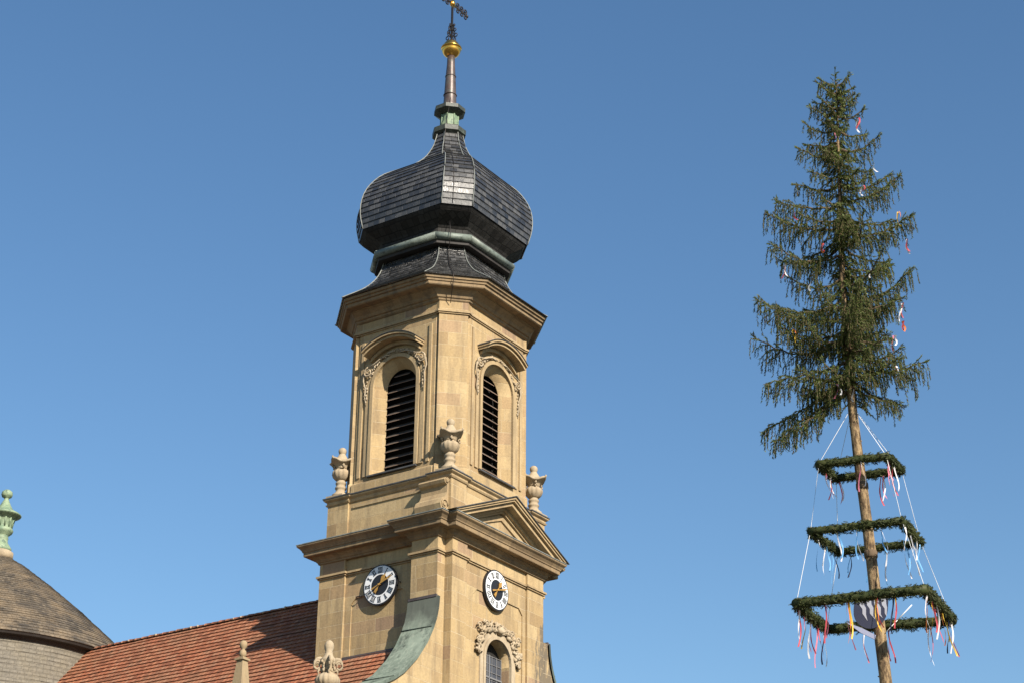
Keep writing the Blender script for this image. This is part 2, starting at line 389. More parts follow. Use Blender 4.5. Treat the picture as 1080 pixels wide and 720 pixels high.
def arch_panel(mb, u0, u1, z0, z1, hw, zb, zs, w, depth, uc=0.0, hw2=None, n=16):
    """wall sheet (local u, outward w) with an arched hole; reveal goes in by depth to half width hw2"""
    A = [(x+uc, z) for x, z in arch_pts(hw, zs, n)]
    F = lambda u, z, ww=w: (u, -ww, z)
    if zb > z0: mb.face([F(u0, z0), F(u1, z0), F(u1, zb), F(u0, zb)])
    mb.face([F(u0, zb), F(uc-hw, zb), F(uc-hw, zs), F(u0, zs)])
    mb.face([F(uc+hw, zb), F(u1, zb), F(u1, zs), F(uc+hw, zs)])
    # above the spring
    def outer(k):
        t = k/n
        if t <= .25: return (u0, zs+(z1-zs)*(t/.25))
        if t >= .75: return (u1, zs+(z1-zs)*((1-t)/.25))
        return (u0+(u1-u0)*((t-.25)/.5), z1)
    for k in range(n):
        a, b = outer(k), outer(k+1)
        mb.face([F(*A[k]), F(*A[k+1]), F(*b), F(*a)])
    hw2 = hw2 or hw
    B = [(x+uc, z) for x, z in arch_pts(hw2, zs, n)]
    for k in range(n): mb.face([F(*A[k+1]), F(*A[k]), F(*B[k], w-depth), F(*B[k+1], w-depth)], smooth=True)
    mb.face([F(uc-hw, zs), F(uc-hw, zb), F(uc-hw2, zb, w-depth), F(uc-hw2, zs, w-depth)])
    mb.face([F(uc+hw, zb), F(uc+hw, zs), F(uc+hw2, zs, w-depth), F(uc+hw2, zb, w-depth)])
    mb.face([F(uc-hw, zb), F(uc+hw, zb), F(uc+hw2, zb+.0, w-depth), F(uc-hw2, zb+.0, w-depth)])
def arch_band(mb, r0, r1, zb, zs, w0, w1, uc=0.0, n=20, legs=True):
    """raised arched band between radii r0<r1, from depth w0 out to w1"""
    a = [(x+uc, z) for x, z in arch_pts(r0, zs, n)]; b = [(x+uc, z) for x, z in arch_pts(r1, zs, n)]
    if legs: a = [(uc-r0, zb)]+a+[(uc+r0, zb)]; b = [(uc-r1, zb)]+b+[(uc+r1, zb)]
    for k in range(len(a)-1):
        A0, A1, B0, B1 = a[k], a[k+1], b[k], b[k+1]
        mb.face([(A0[0],-w1,A0[1]),(A1[0],-w1,A1[1]),(B1[0],-w1,B1[1]),(B0[0],-w1,B0[1])])
        mb.face([(B0[0],-w1,B0[1]),(B1[0],-w1,B1[1]),(B1[0],-w0,B1[1]),(B0[0],-w0,B0[1])])
        mb.face([(A1[0],-w1,A1[1]),(A0[0],-w1,A0[1]),(A0[0],-w0,A0[1]),(A1[0],-w0,A1[1])])
    for e in (0, -1):
        mb.face([(a[e][0],-w0,a[e][1]),(b[e][0],-w0,b[e][1]),(b[e][0],-w1,b[e][1]),(a[e][0],-w1,a[e][1])])
def rot4(k):
    def tf(p):
        x, y, z = p
        for _ in range(k): x, y = y, -x
        return (x, y, z)
    return tf
def spiral(cx, cz, r, turns, start, w, sgn=1, n=26, shrink=.15):
    out = []
    for i in range(n+1):
        t = i/n; ph = start+sgn*2*pi*turns*t; rr = r*(1-(1-shrink)*t)
        out.append((cx+rr*cos(ph), -w, cz+rr*sin(ph)))
    return out

# ------------------------------------------------------------ ground
g = MB(); S = 900; K = 12
for i in range(K):
    for j in range(K):
        x0, x1 = -S+2*S*i/K, -S+2*S*(i+1)/K; y0, y1 = -S+2*S*j/K, -S+2*S*(j+1)/K
        g.face([(x0,y0,0),(x1,y0,0),(x1,y1,0),(x0,y1,0)])
go = g.build('ground', M['ground']); go['kind'] = 'structure'; go['label'] = 'paved church square at the foot of the tower'

# ------------------------------------------------------------ tower
T = thing('church_tower', 'yellow sandstone bell tower with dark slate onion dome, two clocks and a gold ball', 'church tower', (TX, TY, 0), TH)
PLAN = [(-2.84,-2.85),(-2.0,-2.85),(-2.0,-2.77),(1.6,-2.77),(1.6,-2.85),(2.6,-2.85),(2.6,-2.55),(2.95,-2.55),(2.95,-1.48),(2.65,-1.48),
        (2.65,2.67),(-2.97,2.67),(-2.97,1.56),(-2.89,1.56),(-2.89,-1.48),(-3.25,-1.48),(-3.25,-2.55),(-2.84,-2.55)]
ZT = 21.47
b = MB()
mould(b, PLAN, [(0,0),(0,14.0),(0,ZT)], skip=(2, 13))
# front middle bay: face sheet 4 cm proud of a sunk panel with cut corners
def sunk_bay(mb, u0, u1, w, zt, uc, hu, zp, cut, zlow=14.0, dep=.045, arch=None):
    F = lambda u, z, ww=w: (u, -ww, z)
    a0, a1 = uc-hu, uc+hu
    mb.face([F(u0,0),F(u1,0),F(u1,zlow),F(u0,zlow)])
    mb.face([F(u0,zlow),F(a0,zlow),F(a0,zp-cut),F(u0,zp-cut)])
    mb.face([F(a1,zlow),F(u1,zlow),F(u1,zp-cut),F(a1,zp-cut)])
    mb.face([F(u0,zp-cut),F(a0,zp-cut),F(a0+cut,zp),F(a0+cut,zt),F(u0,zt)])
    mb.face([F(a1,zp-cut),F(u1,zp-cut),F(u1,zt),F(a1-cut,zt),F(a1-cut,zp)])
    mb.face([F(a0+cut,zp),F(a1-cut,zp),F(a1-cut,zt),F(a0+cut,zt)])
    ring = [(a0,zlow),(a0,zp-cut),(a0+cut,zp),(a1-cut,zp),(a1,zp-cut),(a1,zlow)]
    for i in range(5):
        p, q = ring[i], ring[i+1]
        mb.face([F(*p), F(*q), F(*q, w-dep), F(*p, w-dep)])
    if arch:
        hw, zb, zs, d = arch
        arch_panel(mb, a0, a1, zlow, zp, hw, zb, zs, w-dep, d, uc)
    else: mb.face([F(a0,zlow,w-dep),F(a1,zlow,w-dep),F(a1,zp,w-dep),F(a0,zp,w-dep)])
WC = -.12     # centre line of the lower front window
sunk_bay(b, -2.0, 1.6, 2.77, ZT, -.05, 1.47, 20.69, .22, arch=(.74, 15.2, 18.50, .42))
bL = MB(rot4(1)); sunk_bay(bL, -1.56, 1.48, 2.89, ZT, -.12, 1.16, 20.62, .18)
for q in (bL,): 
    b.v_off = len(b.v); base = len(b.v); b.v += q.v; b.f += [tuple(i+base for i in f) for f in q.f]; b.uv += q.uv; b.sm += q.sm
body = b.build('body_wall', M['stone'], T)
PLANC = [(-2.84,-2.85),(2.6,-2.85),(2.6,-2.55),(2.95,-2.55),(2.95,-1.48),(2.65,-1.48),(2.65,2.67),(-2.97,2.67),(-2.97,-1.48),(-3.25,-1.48),(-3.25,-2.55),(-2.84,-2.55)]
# string course, frieze, cornice
b = MB(); mould(b, PLAN, [(0,ZT),(.05,21.472),(.05,21.50),(.015,21.504),(.015,21.525),(.09,21.53),(.09,21.60),(.0,21.63)]); b.build('string_course', M['trim'], T)
b = MB(); mould(b, PLAN, [(0,21.63),(0,22.02)]); b.build('frieze', M['stone'], T)
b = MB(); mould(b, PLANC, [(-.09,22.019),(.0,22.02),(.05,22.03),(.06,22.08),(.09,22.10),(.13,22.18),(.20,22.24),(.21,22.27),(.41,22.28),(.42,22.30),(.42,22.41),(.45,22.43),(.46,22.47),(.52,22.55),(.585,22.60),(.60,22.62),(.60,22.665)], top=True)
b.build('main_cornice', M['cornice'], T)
# lead on top of the cornice: thin sheet
b = MB(); mould(b, PLANC, [(.585,22.669),(.618,22.669),(.618,22.70),(.2,22.74)], top=True); b.build('cornice_lead', M['lead_pale'], T)

# pediment on the front
def chevron(mb, xl, xa, xr, zb, za, t0, t1, y0, y1):
    """band lying under the slope lines: vertical depth t0..t1 below them"""
    sl = (za-zb)/(xa-xl); sr = (za-zb)/(xr-xa)
    for pts in ([(xl+t0/sl, zb),(xa, za-t0),(xa, za-t1),(xl+t1/sl, zb)], [(xa, za-t0),(xr-t0/sr, zb),(xr-t1/sr, zb),(xa, za-t1)]):
        mb.prism(pts, y0, y1)
xl, xa, xr, zb_, za_ = -3.52, -.03, 3.30, 22.745, 24.22
b = MB()
chevron(b, xl, xa, xr, zb_, za_, 0, .085, -3.44, -2.7)
chevron(b, xl, xa, xr, zb_, za_, .087, .16, -3.39, -2.7)
chevron(b, xl, xa, xr, zb_, za_, .162, .30, -3.29, -2.7)
chevron(b, xl, xa, xr, zb_, za_, .302, .42, -3.02, -2.7)
chevron(b, xl, xa, xr, zb_, za_, .422, .50, -2.93, -2.7)
b.prism([(xl+1.0,zb_+.002),(xr-1.0,zb_+.002),(xa,za_-.52)], -2.80, -2.5)
chevron(b, xl+.3, xa, xr-.3, zb_+.14, za_-.13, .45, .62, -2.86, -2.7)
b.box(xl+1.2, xr-1.2, -2.862, -2.7, zb_-.04, zb_+.13)
b.build('pediment', M['trim'], T)
b = MB(); chevron(b, xl-.05, xa, xr+.05, zb_-.012, za_+.035, -.0, .03, -3.49, -2.6); b.build('pediment_lead', M['lead'], T)

# attic
AP = [(-2.93,-2.80),(-2.05,-2.80),(-2.05,-2.73),(1.9,-2.73),(1.9,-2.80),(2.75,-2.80),(2.75,-2.0),(2.68,-2.0),(2.68,1.7),(2.75,1.7),(2.75,2.52),(-2.90,2.52),(-2.90,1.62),(-2.83,1.62),(-2.83,-1.95),(-2.93,-1.95)]
b = MB(); mould(b, AP, [(.06,22.70),(.06,22.86),(0,22.90),(0,24.12)]); b.build('attic_wall', M['stone'], T)
b = MB(); mould(b, AP, [(0,24.12),(.04,24.14),(.07,24.19),(.03,24.20),(.03,24.27),(.10,24.32),(.12,24.34),(.12,24.38)], top=True)
# sunk panel frames on the left flank
for z0, z1 in ((23.02,23.10),(23.90,23.98)): b.box(-2.87,-2.84, -1.75, 1.45, z0, z1)
b.build('attic_coping', M['trim'], T)
b = MB(); mould(b, AP, [(.10,24.384),(.145,24.384),(.145,24.425),(-.3,24.47)], top=True); b.build('attic_lead', M['lead'], T)
# scroll bracket against the attic flank
def scroll_bracket(y0, y1, tag_):
    b = MB()
    # profile in (a,z), extruded along b
    A0 = -2.92
    pr_ = [(A0, 24.08), (A0-.20, 24.10), (A0-.27, 24.02), (A0-.22, 23.92), (A0-.10, 23.86), (A0-.10, 23.60), (A0-.20, 23.42), (A0-.38, 23.30), (A0-.46, 23.12), (A0-.40, 22.94), (A0-.2, 22.86), (A0, 22.86)]
    b.prism([(p[0], p[1]) for p in pr_], y0, y1)
    for yy, s_ in ((y0, -1), (y1, 1)):
        for cx, cz, r in ((A0-.24, 23.12, .19), (A0-.12, 24.0, .09)):
            sp = [(cx+r*(1-.8*t/20)*cos(2*pi*1.7*t/20), yy+s_*.02, cz+r*(1-.8*t/20)*sin(2*pi*1.7*t/20)) for t in range(21)]
            b.tube(sp, .028, 5)
            b.tube([(cx, yy+s_*.05, cz), (cx, yy-s_*.1, cz)], .05, 8)
    return b.build('scroll_bracket', M['trim'], T)
scroll_bracket(-2.70, -1.62, 0)

# copper covered curved side walls of the front
CURVE = [(3.26,20.6),(3.27,19.95),(3.31,19.56),(3.40,19.2),(3.56,18.82),(3.86,18.29),(4.32,17.70),(4.96,17.09),(5.45,16.76),(5.95,16.50),(6.6,16.2),(7.3,15.95)]
for sg in (-1, 1):
    b = MB()
    pts = [(sg*x, z) for x, z in CURVE[1:]]
    poly = [(sg*2.9, 0), (sg*2.9, 19.95)]+pts+[(sg*7.3, 0)]
    if sg < 0: poly = poly[::-1]
    # quads instead of one big polygon
    for i in range(len(pts)-1):
        (x0, z0), (x1, z1) = pts[i], pts[i+1]
        for y, fl_ in ((-2.6, 1), (-1.5, 0)):
            q = [(x0, y, 0), (x1, y, 0), (x1, y, z1), (x0, y, z0)]
            b.face(q if (sg > 0) == bool(fl_) else q[::-1])
    b.face([(sg*2.9,-2.6,0),(sg*3.27,-2.6,0),(sg*3.27,-2.6,19.95),(sg*2.9,-2.6,19.95)][::(1 if sg > 0 else -1)])
    # outer storey wall and pedestals further out
    b.box(*sorted((sg*7.3, sg*9.0)), -2.66, -1.4, 0, 15.15)
    b.box(*sorted((sg*7.22, sg*9.08)), -2.74, -1.32, 15.15, 15.3)
    b.box(*sorted((sg*9.0, sg*13.0)), -2.55, -1.5, 0, 13.2)
    b.box(*sorted((sg*11.2, sg*12.6)), -2.9, -1.5, 13.203, 14.2)
    wing = b.build('front_wing_wall', M['stone'], T)
    c = MB()
    for i in range(len(pts)-1):
        (x0, z0), (x1, z1) = pts[i], pts[i+1]
        dx, dz = x1-x0, z1-z0; l = hypot(dx, dz); nx, nz = (-dz/l, dx/l) if sg > 0 else (dz/l, -dx/l)
        nx, nz = abs(nx)*sg, abs(nz)
        t = .05
        y0, y1 = -2.68, -1.44
        A_, B_ = (x0+nx*t, z0+nz*t), (x1+nx*t, z1+nz*t)
        c.face([(A_[0],y0,A_[1]),(B_[0],y0,B_[1]),(B_[0],y1,B_[1]),(A_[0],y1,A_[1])], smooth=True)
        for yy in (y0, y1): c.face([(x0-nx*.05,yy,z0-nz*.05),(x1-nx*.05,yy,z1-nz*.05),(B_[0],yy,B_[1]),(A_[0],yy,A_[1])])
    # standing seams across
    for k in (3, 7, 9):
        x0, z0 = pts[k]; c.tube([(x0+sg*.05, -2.68, z0+.055), (x0+sg*.05, -1.44, z0+.055)], .018, 5)
    c.build('copper_covering', M['copper'], wing)
    f = MB(); f.box(*sorted((sg*3.262, sg*3.34)), -2.60, -1.46, 19.93, 20.02); f.build('flashing', M['flash'], wing)

# dark flashing where the nave roof meets the tower flank
b = MB(); b.prism([(-2.895,18.42),(-2.96,18.40),(-3.2,18.14),(-3.2,18.06),(-2.895,18.3)], -1.47, 2.75); b.prism([(-2.892,18.42),(-2.93,18.42),(-2.93,18.62),(-2.892,18.62)], -1.47, 2.75)
b.build('roof_flashing', M['flash'], T)

# lower window: carved surround, glass with bars
b = MB(); w0 = 2.725
arch_band(b, .745, .86, 15.2, 18.50, w0, 2.83, -.05); arch_band(b, .86, 1.02, 15.2, 18.50, w0, 2.79, -.05)
fr = b.build('lower_window', M['carved'], T)
b = MB()
b.box(-.79,.69,-2.36,-2.33,15.2,19.3)
b.build('window_back', M['dark'], fr)
b = MB(); b.box(-.76,.66,-2.42,-2.40,15.2,18.78); b.build('glass', M['glass'], fr)
b = MB()
for k in range(6): x = -.72+k*.27; b.box(x-.009, x+.009, -2.452, -2.425, 15.2, 18.78)
for k in range(14): z = 18.76-k*.27; b.box(-.76, .66, -2.449, -2.428, z-.008, z+.008)
b.box(-.76,.66,-2.47,-2.424,18.0,18.05); b.box(-.1,-.05,-2.47,-2.424,15.2,18.79)
b.build('glazing_bars', M['grille'], fr)
b = MB(); random.seed(11)
for i in range(190):     # foliage carving over the arch
    t = random.random(); ph = pi*(.02+.96*t); r = 1.0+random.random()*.26+.22*abs(cos(2*ph-pi/2))*random.random()
    x = -.05-r*1.0*cos(ph); z = 18.50+r*sin(ph)
    b.blob((x, -2.775-random.random()*.06, z), .028+random.random()*.045, (random.uniform(.6,1.6), .9, random.uniform(.6,1.6)), i, 7, 4, .8)
for sx in (-1, 1):
    for (px_, pz, r) in ((1.12, 19.45, .15), (.72, 19.62, .12), (1.2, 18.95, .11), (1.17, 18.6, .08)):
        sp = spiral(-.05+sx*px_, pz, r, 1.5, 0 if sx > 0 else pi, 2.84, sx); b.tube(sp, .03, 5)
b.tube([(-.05, -2.80, 19.52), (-.05, -2.98, 19.58)], [.15, .10], 10)
b.build('carved_foliage', M['carved'], fr)

# clocks
def clock(tf, wface, uc, zc):
    def D(mb, r, w0, w1, n=48):
        P = [(uc+r*cos(2*pi*k/n), zc+r*sin(2*pi*k/n)) for k in range(n)]; mb.prism(P, -w1, -w0)
    R_ = .70
    rim = MB(tf); D(rim, R_, wface, wface+.10)
    co = rim.build('clock', M['black'], T)
    d = MB(tf); n = 48
    for k in range(n):
        a0, a1 = 2*pi*k/n, 2*pi*(k+1)/n; r0, r1 = .36, .655; w_ = wface+.106
        d.face([(uc+r0*cos(a0),-w_,zc+r0*sin(a0)),(uc+r1*cos(a0),-w_,zc+r1*sin(a0)),(uc+r1*cos(a1),-w_,zc+r1*sin(a1)),(uc+r0*cos(a1),-w_,zc+r0*sin(a1))])
        d.face([(uc+r1*cos(a0),-w_,zc+r1*sin(a0)),(uc+r1*cos(a0),-w_+.006,zc+r1*sin(a0)),(uc+r1*cos(a1),-w_+.006,zc+r1*sin(a1)),(uc+r1*cos(a1),-w_,zc+r1*sin(a1))])
    d.build('dial', M['white'], co)
    nm = MB(tf); w_ = wface+.112
    rom = ['XII','I','II','III','IIII','V','VI','VII','VIII','IX','X','XI']
    def stroke(ang, x0, y0, x1, y1, th):
        # x along tangent (clockwise), y radial from centre
        dx, dy = x1-x0, y1-y0; l = hypot(dx, dy); nx, ny = -dy/l*th/2, dx/l*th/2
        q = []
        for px_, py_ in ((x0+nx,y0+ny),(x1+nx,y1+ny),(x1-nx,y1-ny),(x0-nx,y0-ny)):
            # position: radial dir (sin ang, cos ang), tangent (cos ang, -sin ang)
            u = uc+py_*sin(ang)+px_*cos(ang); z = zc+py_*cos(ang)-px_*sin(ang); q.append((u, z))
        nm.prism(q, -w_-.004-random.random()*.001, -w_+.008)
    for i, s_ in enumerate(rom):
        ang = 2*pi*i/12; W = {'I': .052, 'V': .085, 'X': .085}; tot = sum(W[c] for c in s_); x = -tot/2
        y0, y1 = .425, .60
        for c in s_:
            wd = W[c]
            if c == 'I': stroke(ang, x+wd/2, y0, x+wd/2, y1, .024)
            if c == 'V': stroke(ang, x+.012, y1, x+wd/2, y0, .024); stroke(ang, x+wd-.012, y1, x+wd/2, y0, .014)
            if c == 'X': stroke(ang, x+.010, y1, x+wd-.010, y0, .024); stroke(ang, x+wd-.010, y1, x+.010, y0, .014)
            x += wd
        stroke(ang, -tot/2-.005, y0-.006, tot/2+.005, y0-.006, .012); stroke(ang, -tot/2-.005, y1+.006, tot/2+.005, y1+.006, .012)
    nm.build('numerals', M['black'], co)
    for nme, ang, L_, wd, w_, mt in (('hour_hand', radians(36), .40, .05, wface+.135, M['gold']), ('minute_hand', radians(66 if tf is TL else 74), .60, .035, wface+.165, M['gold'])):
        h = MB(tf)
        def P(x, y): return (uc+y*sin(ang)+x*cos(ang), zc+y*cos(ang)-x*sin(ang))
        if nme == 'hour_hand': shp = [(-.018,-.30),(-.05,-.33),(-.05,-.20),(-.014,-.10),(-.016,.12),(-.06,.20),(-.085,.27),(-.05,.33),(0,.42),(.05,.33),(.085,.27),(.06,.20),(.016,.12),(.014,-.10),(.05,-.20),(.05,-.33),(.018,-.30)]
        else: shp = [(-.03,-.34),(-.014,-.05),(-.018,.10),(-.030,.40),(0,.60),(.030,.40),(.018,.10),(.014,-.05),(.03,-.34)]
        shp = [P(*q) for q in shp][::-1]
        h.prism(shp, -w_-.012, -w_); h.tube([(uc,-wface-.09,zc),(uc,-w_-.02,zc)], .035, 8)
        h.build(nme, M['goldpaint'], co)
    return co
TR = rot4(0); TL = rot4(1)
ck = clock(TR, 2.78, -.30, 20.90); ck['label'] = 'clock on the sunlit front face, seen narrow'
ck = clock(TL, 2.90, .0, 20.86); ck['label'] = 'clock on the shaded left flank'
b = MB(); b.tube([(-2.93,.80,20.62),(-3.0,.80,20.62),(-3.0,1.0,20.60)], .02, 5); b.build('iron_anchor', M['iron'], T)
b = MB(); b.tube([(-2.90,-.78,20.84),(-3.05,-.86,20.84)], .022, 5); b.build('iron_anchor', M['iron'], T)

# belfry
OC = octa(2.55, 1.70)
b = MB()
mould(b, OC, [(.10,24.45),(.10,24.86),(.02,24.93),(0,24.95)])
mould(b, OC, [(0,24.95),(0,30.62)], skip=(1-1+1, 3, 5, 7)) if False else None
ring = OC
for k in range(8):
    p, q = ring[k], ring[(k+1) % 8]
    if k % 2 == 0:  # chamfers (c,-A)->(A,-c)
        b.face([(*p,24.95),(*q,24.95),(*q,30.62),(*p,30.62)])
for r in range(4):
    q = MB(rot4(r)); arch_panel(q, -1.70, 1.70, 24.95, 30.62, .95, 25.12, 28.42, 2.55, .36, 0, .64)
    base = len(b.v); b.v += q.v; b.f += [tuple(i+base for i in f) for f in q.f]; b.uv += q.uv; b.sm += q.sm
b.build('belfry_wall', M['stone'], T)
# chamfer pilasters
for r in range(4):
    ang = [(-1,-1),(1,-1),(1,1),(-1,1)][r]
    d = Vector(ang).normalized(); t = Vector((-d.y, d.x))
    b = MB()
    P = [d*2.9-t*.52, d*3.14-t*.52, d*3.14+t*.52, d*2.9+t*.52]
    P = [tuple(p) for p in P]
    mould(b, P, [(.05,24.45),(.05,24.90),(0,24.97),(0,30.62)])
    b.build('corner_pilaster', M['stone'], T)
# frieze + upper string (octagon carried round the pilasters)
def oct_p(off=0): # plan with pilaster breaks
    P = []
    for sx, sy in ((1,-1),(1,1),(-1,1),(-1,-1)):
        d = Vector((sx, sy)).normalized(); t = Vector((-d.y, d.x))
        a1 = d*3.14-t*.52; a2 = d*3.14+t*.52
        # wall points beside the pilaster
        w1 = a1-d*.135; w2 = a2-d*.135
        # intersections of the chamfer wall with main walls
        if (sx, sy) == (1,-1): c1, c2 = (1.70,-2.55), (2.55,-1.70)
        elif (sx, sy) == (1,1): c1, c2 = (2.55,1.70), (1.70,2.55)
        elif (sx, sy) == (-1,1): c1, c2 = (-1.70,2.55), (-2.55,1.70)
        else: c1, c2 = (-2.55,-1.70), (-1.70,-2.55)
        P += [c1, tuple(a1), tuple(a2), c2]
    return P
OP = oct_p()
b = MB(); mould(b, OP, [(0,30.62),(.05,30.622),(.05,30.645),(.015,30.648),(.015,30.665),(.09,30.67),(.09,30.735),(0,30.76)]); b.build('belfry_string_course', M['trim'], T)
b = MB(); mould(b, OP, [(0,30.76),(0,31.16)]); b.build('belfry_frieze', M['stone'], T)
b = MB(); octloft(b, [(31.10,2.58,1.86),(31.14,2.64,1.86),(31.20,2.66,1.86),(31.22,2.72,1.86),(31.32,2.78,1.86),(31.42,2.90,1.85),(31.46,2.96,1.85),(31.49,2.97,1.85),(31.50,3.22,1.85),(31.53,3.26,1.85),(31.63,3.27,1.85),(31.645,3.33,1.84),(31.72,3.35,1.84),(31.735,3.41,1.84),(31.82,3.43,1.84)], top=True, bottom=True)
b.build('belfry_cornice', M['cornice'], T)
# skirt roof
SK = [(31.84,3.50,1.84),(32.06,3.20,1.77),(32.28,2.90,1.67),(32.52,2.60,1.55),(32.80,2.34,1.44),(33.12,2.12,1.35),(33.45,1.98,1.29),(33.76,1.90,1.26)]
b = MB(); courses(b, SK, .17, .022); octloft(b, [(31.825,3.47,1.84),(31.84,3.52,1.845)]); b.build('skirt_roof', M['slate_rough'], T)
b = MB()
pts_, _ = resample(SK, .15)
for k in range(8):
    b = MB(); b.tube([(*octa(A+.03, c+.02)[k], z+.015) for z, A, c in pts_], .020, 5); b.build('skirt_hip', M['lead_pale'], T)
# gutter board and copper roll
b = MB(); octloft(b, [(33.79,1.80,1.2),(33.79,2.17,1.33),(34.02,2.18,1.34)], bottom=True, top=True); b.build('gutter_board', M['eaves'], T)
b = MB(); GZ = 34.06; P8 = octa(2.22, 1.34)
for k in range(8):
    p, q = Vector((*P8[k], GZ)), Vector((*P8[(k+1) % 8], GZ)); d = (q-p).normalized()*.05
    b.tube([p-d, q+d], .14, 12)
b.build('copper_roll', M['copper_roll'], T)
# neck + underside of the onion
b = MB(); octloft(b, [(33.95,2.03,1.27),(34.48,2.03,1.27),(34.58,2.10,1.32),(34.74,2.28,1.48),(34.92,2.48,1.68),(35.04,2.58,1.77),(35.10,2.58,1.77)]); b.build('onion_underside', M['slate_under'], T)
ON = [(35.08,2.59,1.79),(35.3,2.63,1.83),(35.6,2.68,1.88),(36.0,2.70,1.90),(36.4,2.66,1.88),(36.8,2.55,1.81),(37.2,2.35,1.65),(37.55,2.08,1.43),(37.85,1.68,1.04),(38.15,1.27,.67),(38.5,.96,.41),(38.9,.75,.27),(39.3,.60,.20),(39.95,.47,.13)]
def lean(o):   # the top of the old roof stands a hand's breadth out of true
    for v in o.data.vertices:
        k_ = .13*max(0, min(1, (v.co.z-34.5)/4)); v.co.x += .563*k_; v.co.y -= .826*k_
b = MB(); courses(b, ON, .22, .032); lean(b.build('onion_dome', M['slate'], T))
b = MB(); pts_, _ = resample(ON, .15)
for k in range(8):
    b = MB(); b.tube([(*octa(A+.035, c+.02)[k], z+.01) for z, A, c in pts_], .019, 5); lean(b.build('onion_hip', M['lead_pale'], T))
# lantern, spire, ball, cross
SX, SY = .07, -.105
def octring(mb, lv):
    rings = [[(SX+r*cos(pi/8+k*pi/4), SY+r*sin(pi/8+k*pi/4), z) for k in range(8)] for r, z in lv]
    for i in range(len(rings)-1):
        for k in range(8): mb.face([rings[i][k], rings[i][(k+1) % 8], rings[i+1][(k+1) % 8], rings[i+1][k]])
    mb.face(rings[0][::-1]); mb.face(rings[-1])
b = MB(); octring(b, [(.44,39.68),(.54,39.74),(.67,39.82),(.68,40.02),(.61,40.08),(.36,40.14)]); b.build('lantern_base', M['copper_dark'], T)
b = MB(); octring(b, [(.35,40.1),(.35,40.85)])
for k in range(8):
    a_ = pi/8+k*pi/4; b.tube([(SX+.35*cos(a_), SY+.35*sin(a_), 40.12), (SX+.35*cos(a_), SY+.35*sin(a_), 40.84)], .03, 6)
b.build('lantern', M['copper_pale'], T)
b = MB(); octring(b, [(.40,40.74),(.50,40.79),(.63,40.87),(.63,41.03),(.48,41.11),(.30,41.2)]); b.build('lantern_cap', M['copper_dark'], T)
b = MB(); b.lathe((SX, SY, 0), [(.31,41.12),(.26,41.28),(.245,41.6),(.205,42.5),(.16,43.2),(.15,43.72)], 20)
for z, r in ((41.72,.262),(42.6,.212)): b.lathe((SX, SY, 0), [(r,z-.02),(r+.012,z),(r,z+.02)], 20)
b.build('spire', M['copper_brown'], T)
b = MB(); R0 = .385
pr_ = [(R0*sin(pi*t/14), 43.90-R0*cos(pi*t/14)) for t in range(1, 8)]+[(.405,43.91),(.42,43.935),(.405,43.965),(.33,43.985)]+[(.32*cos(pi*t/14), 44.01+.30*sin(pi*t/14)) for t in range(1, 7)]
b.lathe((SX, SY, 0), pr_, 28); b.build('gilded_ball', M['gold'], T)
b = MB()
b.box(SX-.034,SX+.034,SY-.034,SY+.034,44.3,47.6)
b.box(SX-1.0,SX+1.0,SY-.022,SY+.022,46.06,46.14)
for sx in (-1, 1):
    for k in range(4):
        a_ = k*pi/2
        # base scrolls in four directions
    for zc, r, xo in ((44.50,.12,.19),(44.78,.10,.14),(45.02,.07,.10)):
        b.tube([(SX+p[0]*1, SY, p[2]) for p in spiral(sx*xo, zc, r, 1.2, 0 if sx < 0 else pi, 0, -sx, 14, .3)], .022, 5)
        b.tube([(SX, SY+p[0], p[2]) for p in spiral(sx*xo, zc, r, 1.2, 0 if sx < 0 else pi, 0, -sx, 14, .3)], .022, 5)
    for ex in (.35, .62, .88):
        for sz in (-1, 1):
            b.tube([(SX+p[0], SY, p[2]) for p in spiral(sx*ex, 46.10+sz*.14, .12, 1.1, -sz*pi/2, 0, sx*sz, 14, .3)], .028, 5)
    b.blob((SX+sx*1.03, SY, 46.10), .07, (1,.6,1), 3)
for z in (46.65, 47.05):
    for sx in (-1, 1): b.tube([(SX+p[0], SY, p[2]) for p in spiral(sx*.12, z, .10, 1.1, 0, 0, sx, 14, .3)], .02, 5)
cr = b.build('cross', M['iron'], T)
b = MB()
for k in range(16):
    a_ = 2*pi*k/16; r = .30 if k % 2 else .22
    b.prism([(SX+.03*cos(a_+1.4), 46.10+.03*sin(a_+1.4)), (SX+r*cos(a_), 46.10+r*sin(a_)), (SX+.03*cos(a_-1.4), 46.10+.03*sin(a_-1.4))], SY-.04, SY-.025)
b.lathe((SX, SY-.0, 46.10), [(.02,-.12),(.10,-.07),(.12,0),(.10,.07),(.02,.12)], 12)
b.build('gilded_sunburst', M['gold'], cr)
b = MB()
path = [(SX-.3,SY-.42,41.3),(-.40,-.50,40.2)]+[(-(A+c)/2-.03, -(A+c)/2-.03, z+.03) for z, A, c in ON[::-1]][1:]+[(-1.74,-1.74,34.9),(-1.98,-1.98,34.05),(-1.80,-1.80,33.5)]+[(-(A+c)/2-.03, -(A+c)/2-.03, z+.04) for z, A, c in SK[::-1]]+[(-2.68,-2.68,31.7),(-2.28,-2.28,31.0)]
# conductor sits left of the middle of the corner facet
path = [(x-.10, y+.10, z) for x, y, z in path]
b.tube(path, .014, 5); b.build('lightning_conductor', M['iron'], T)

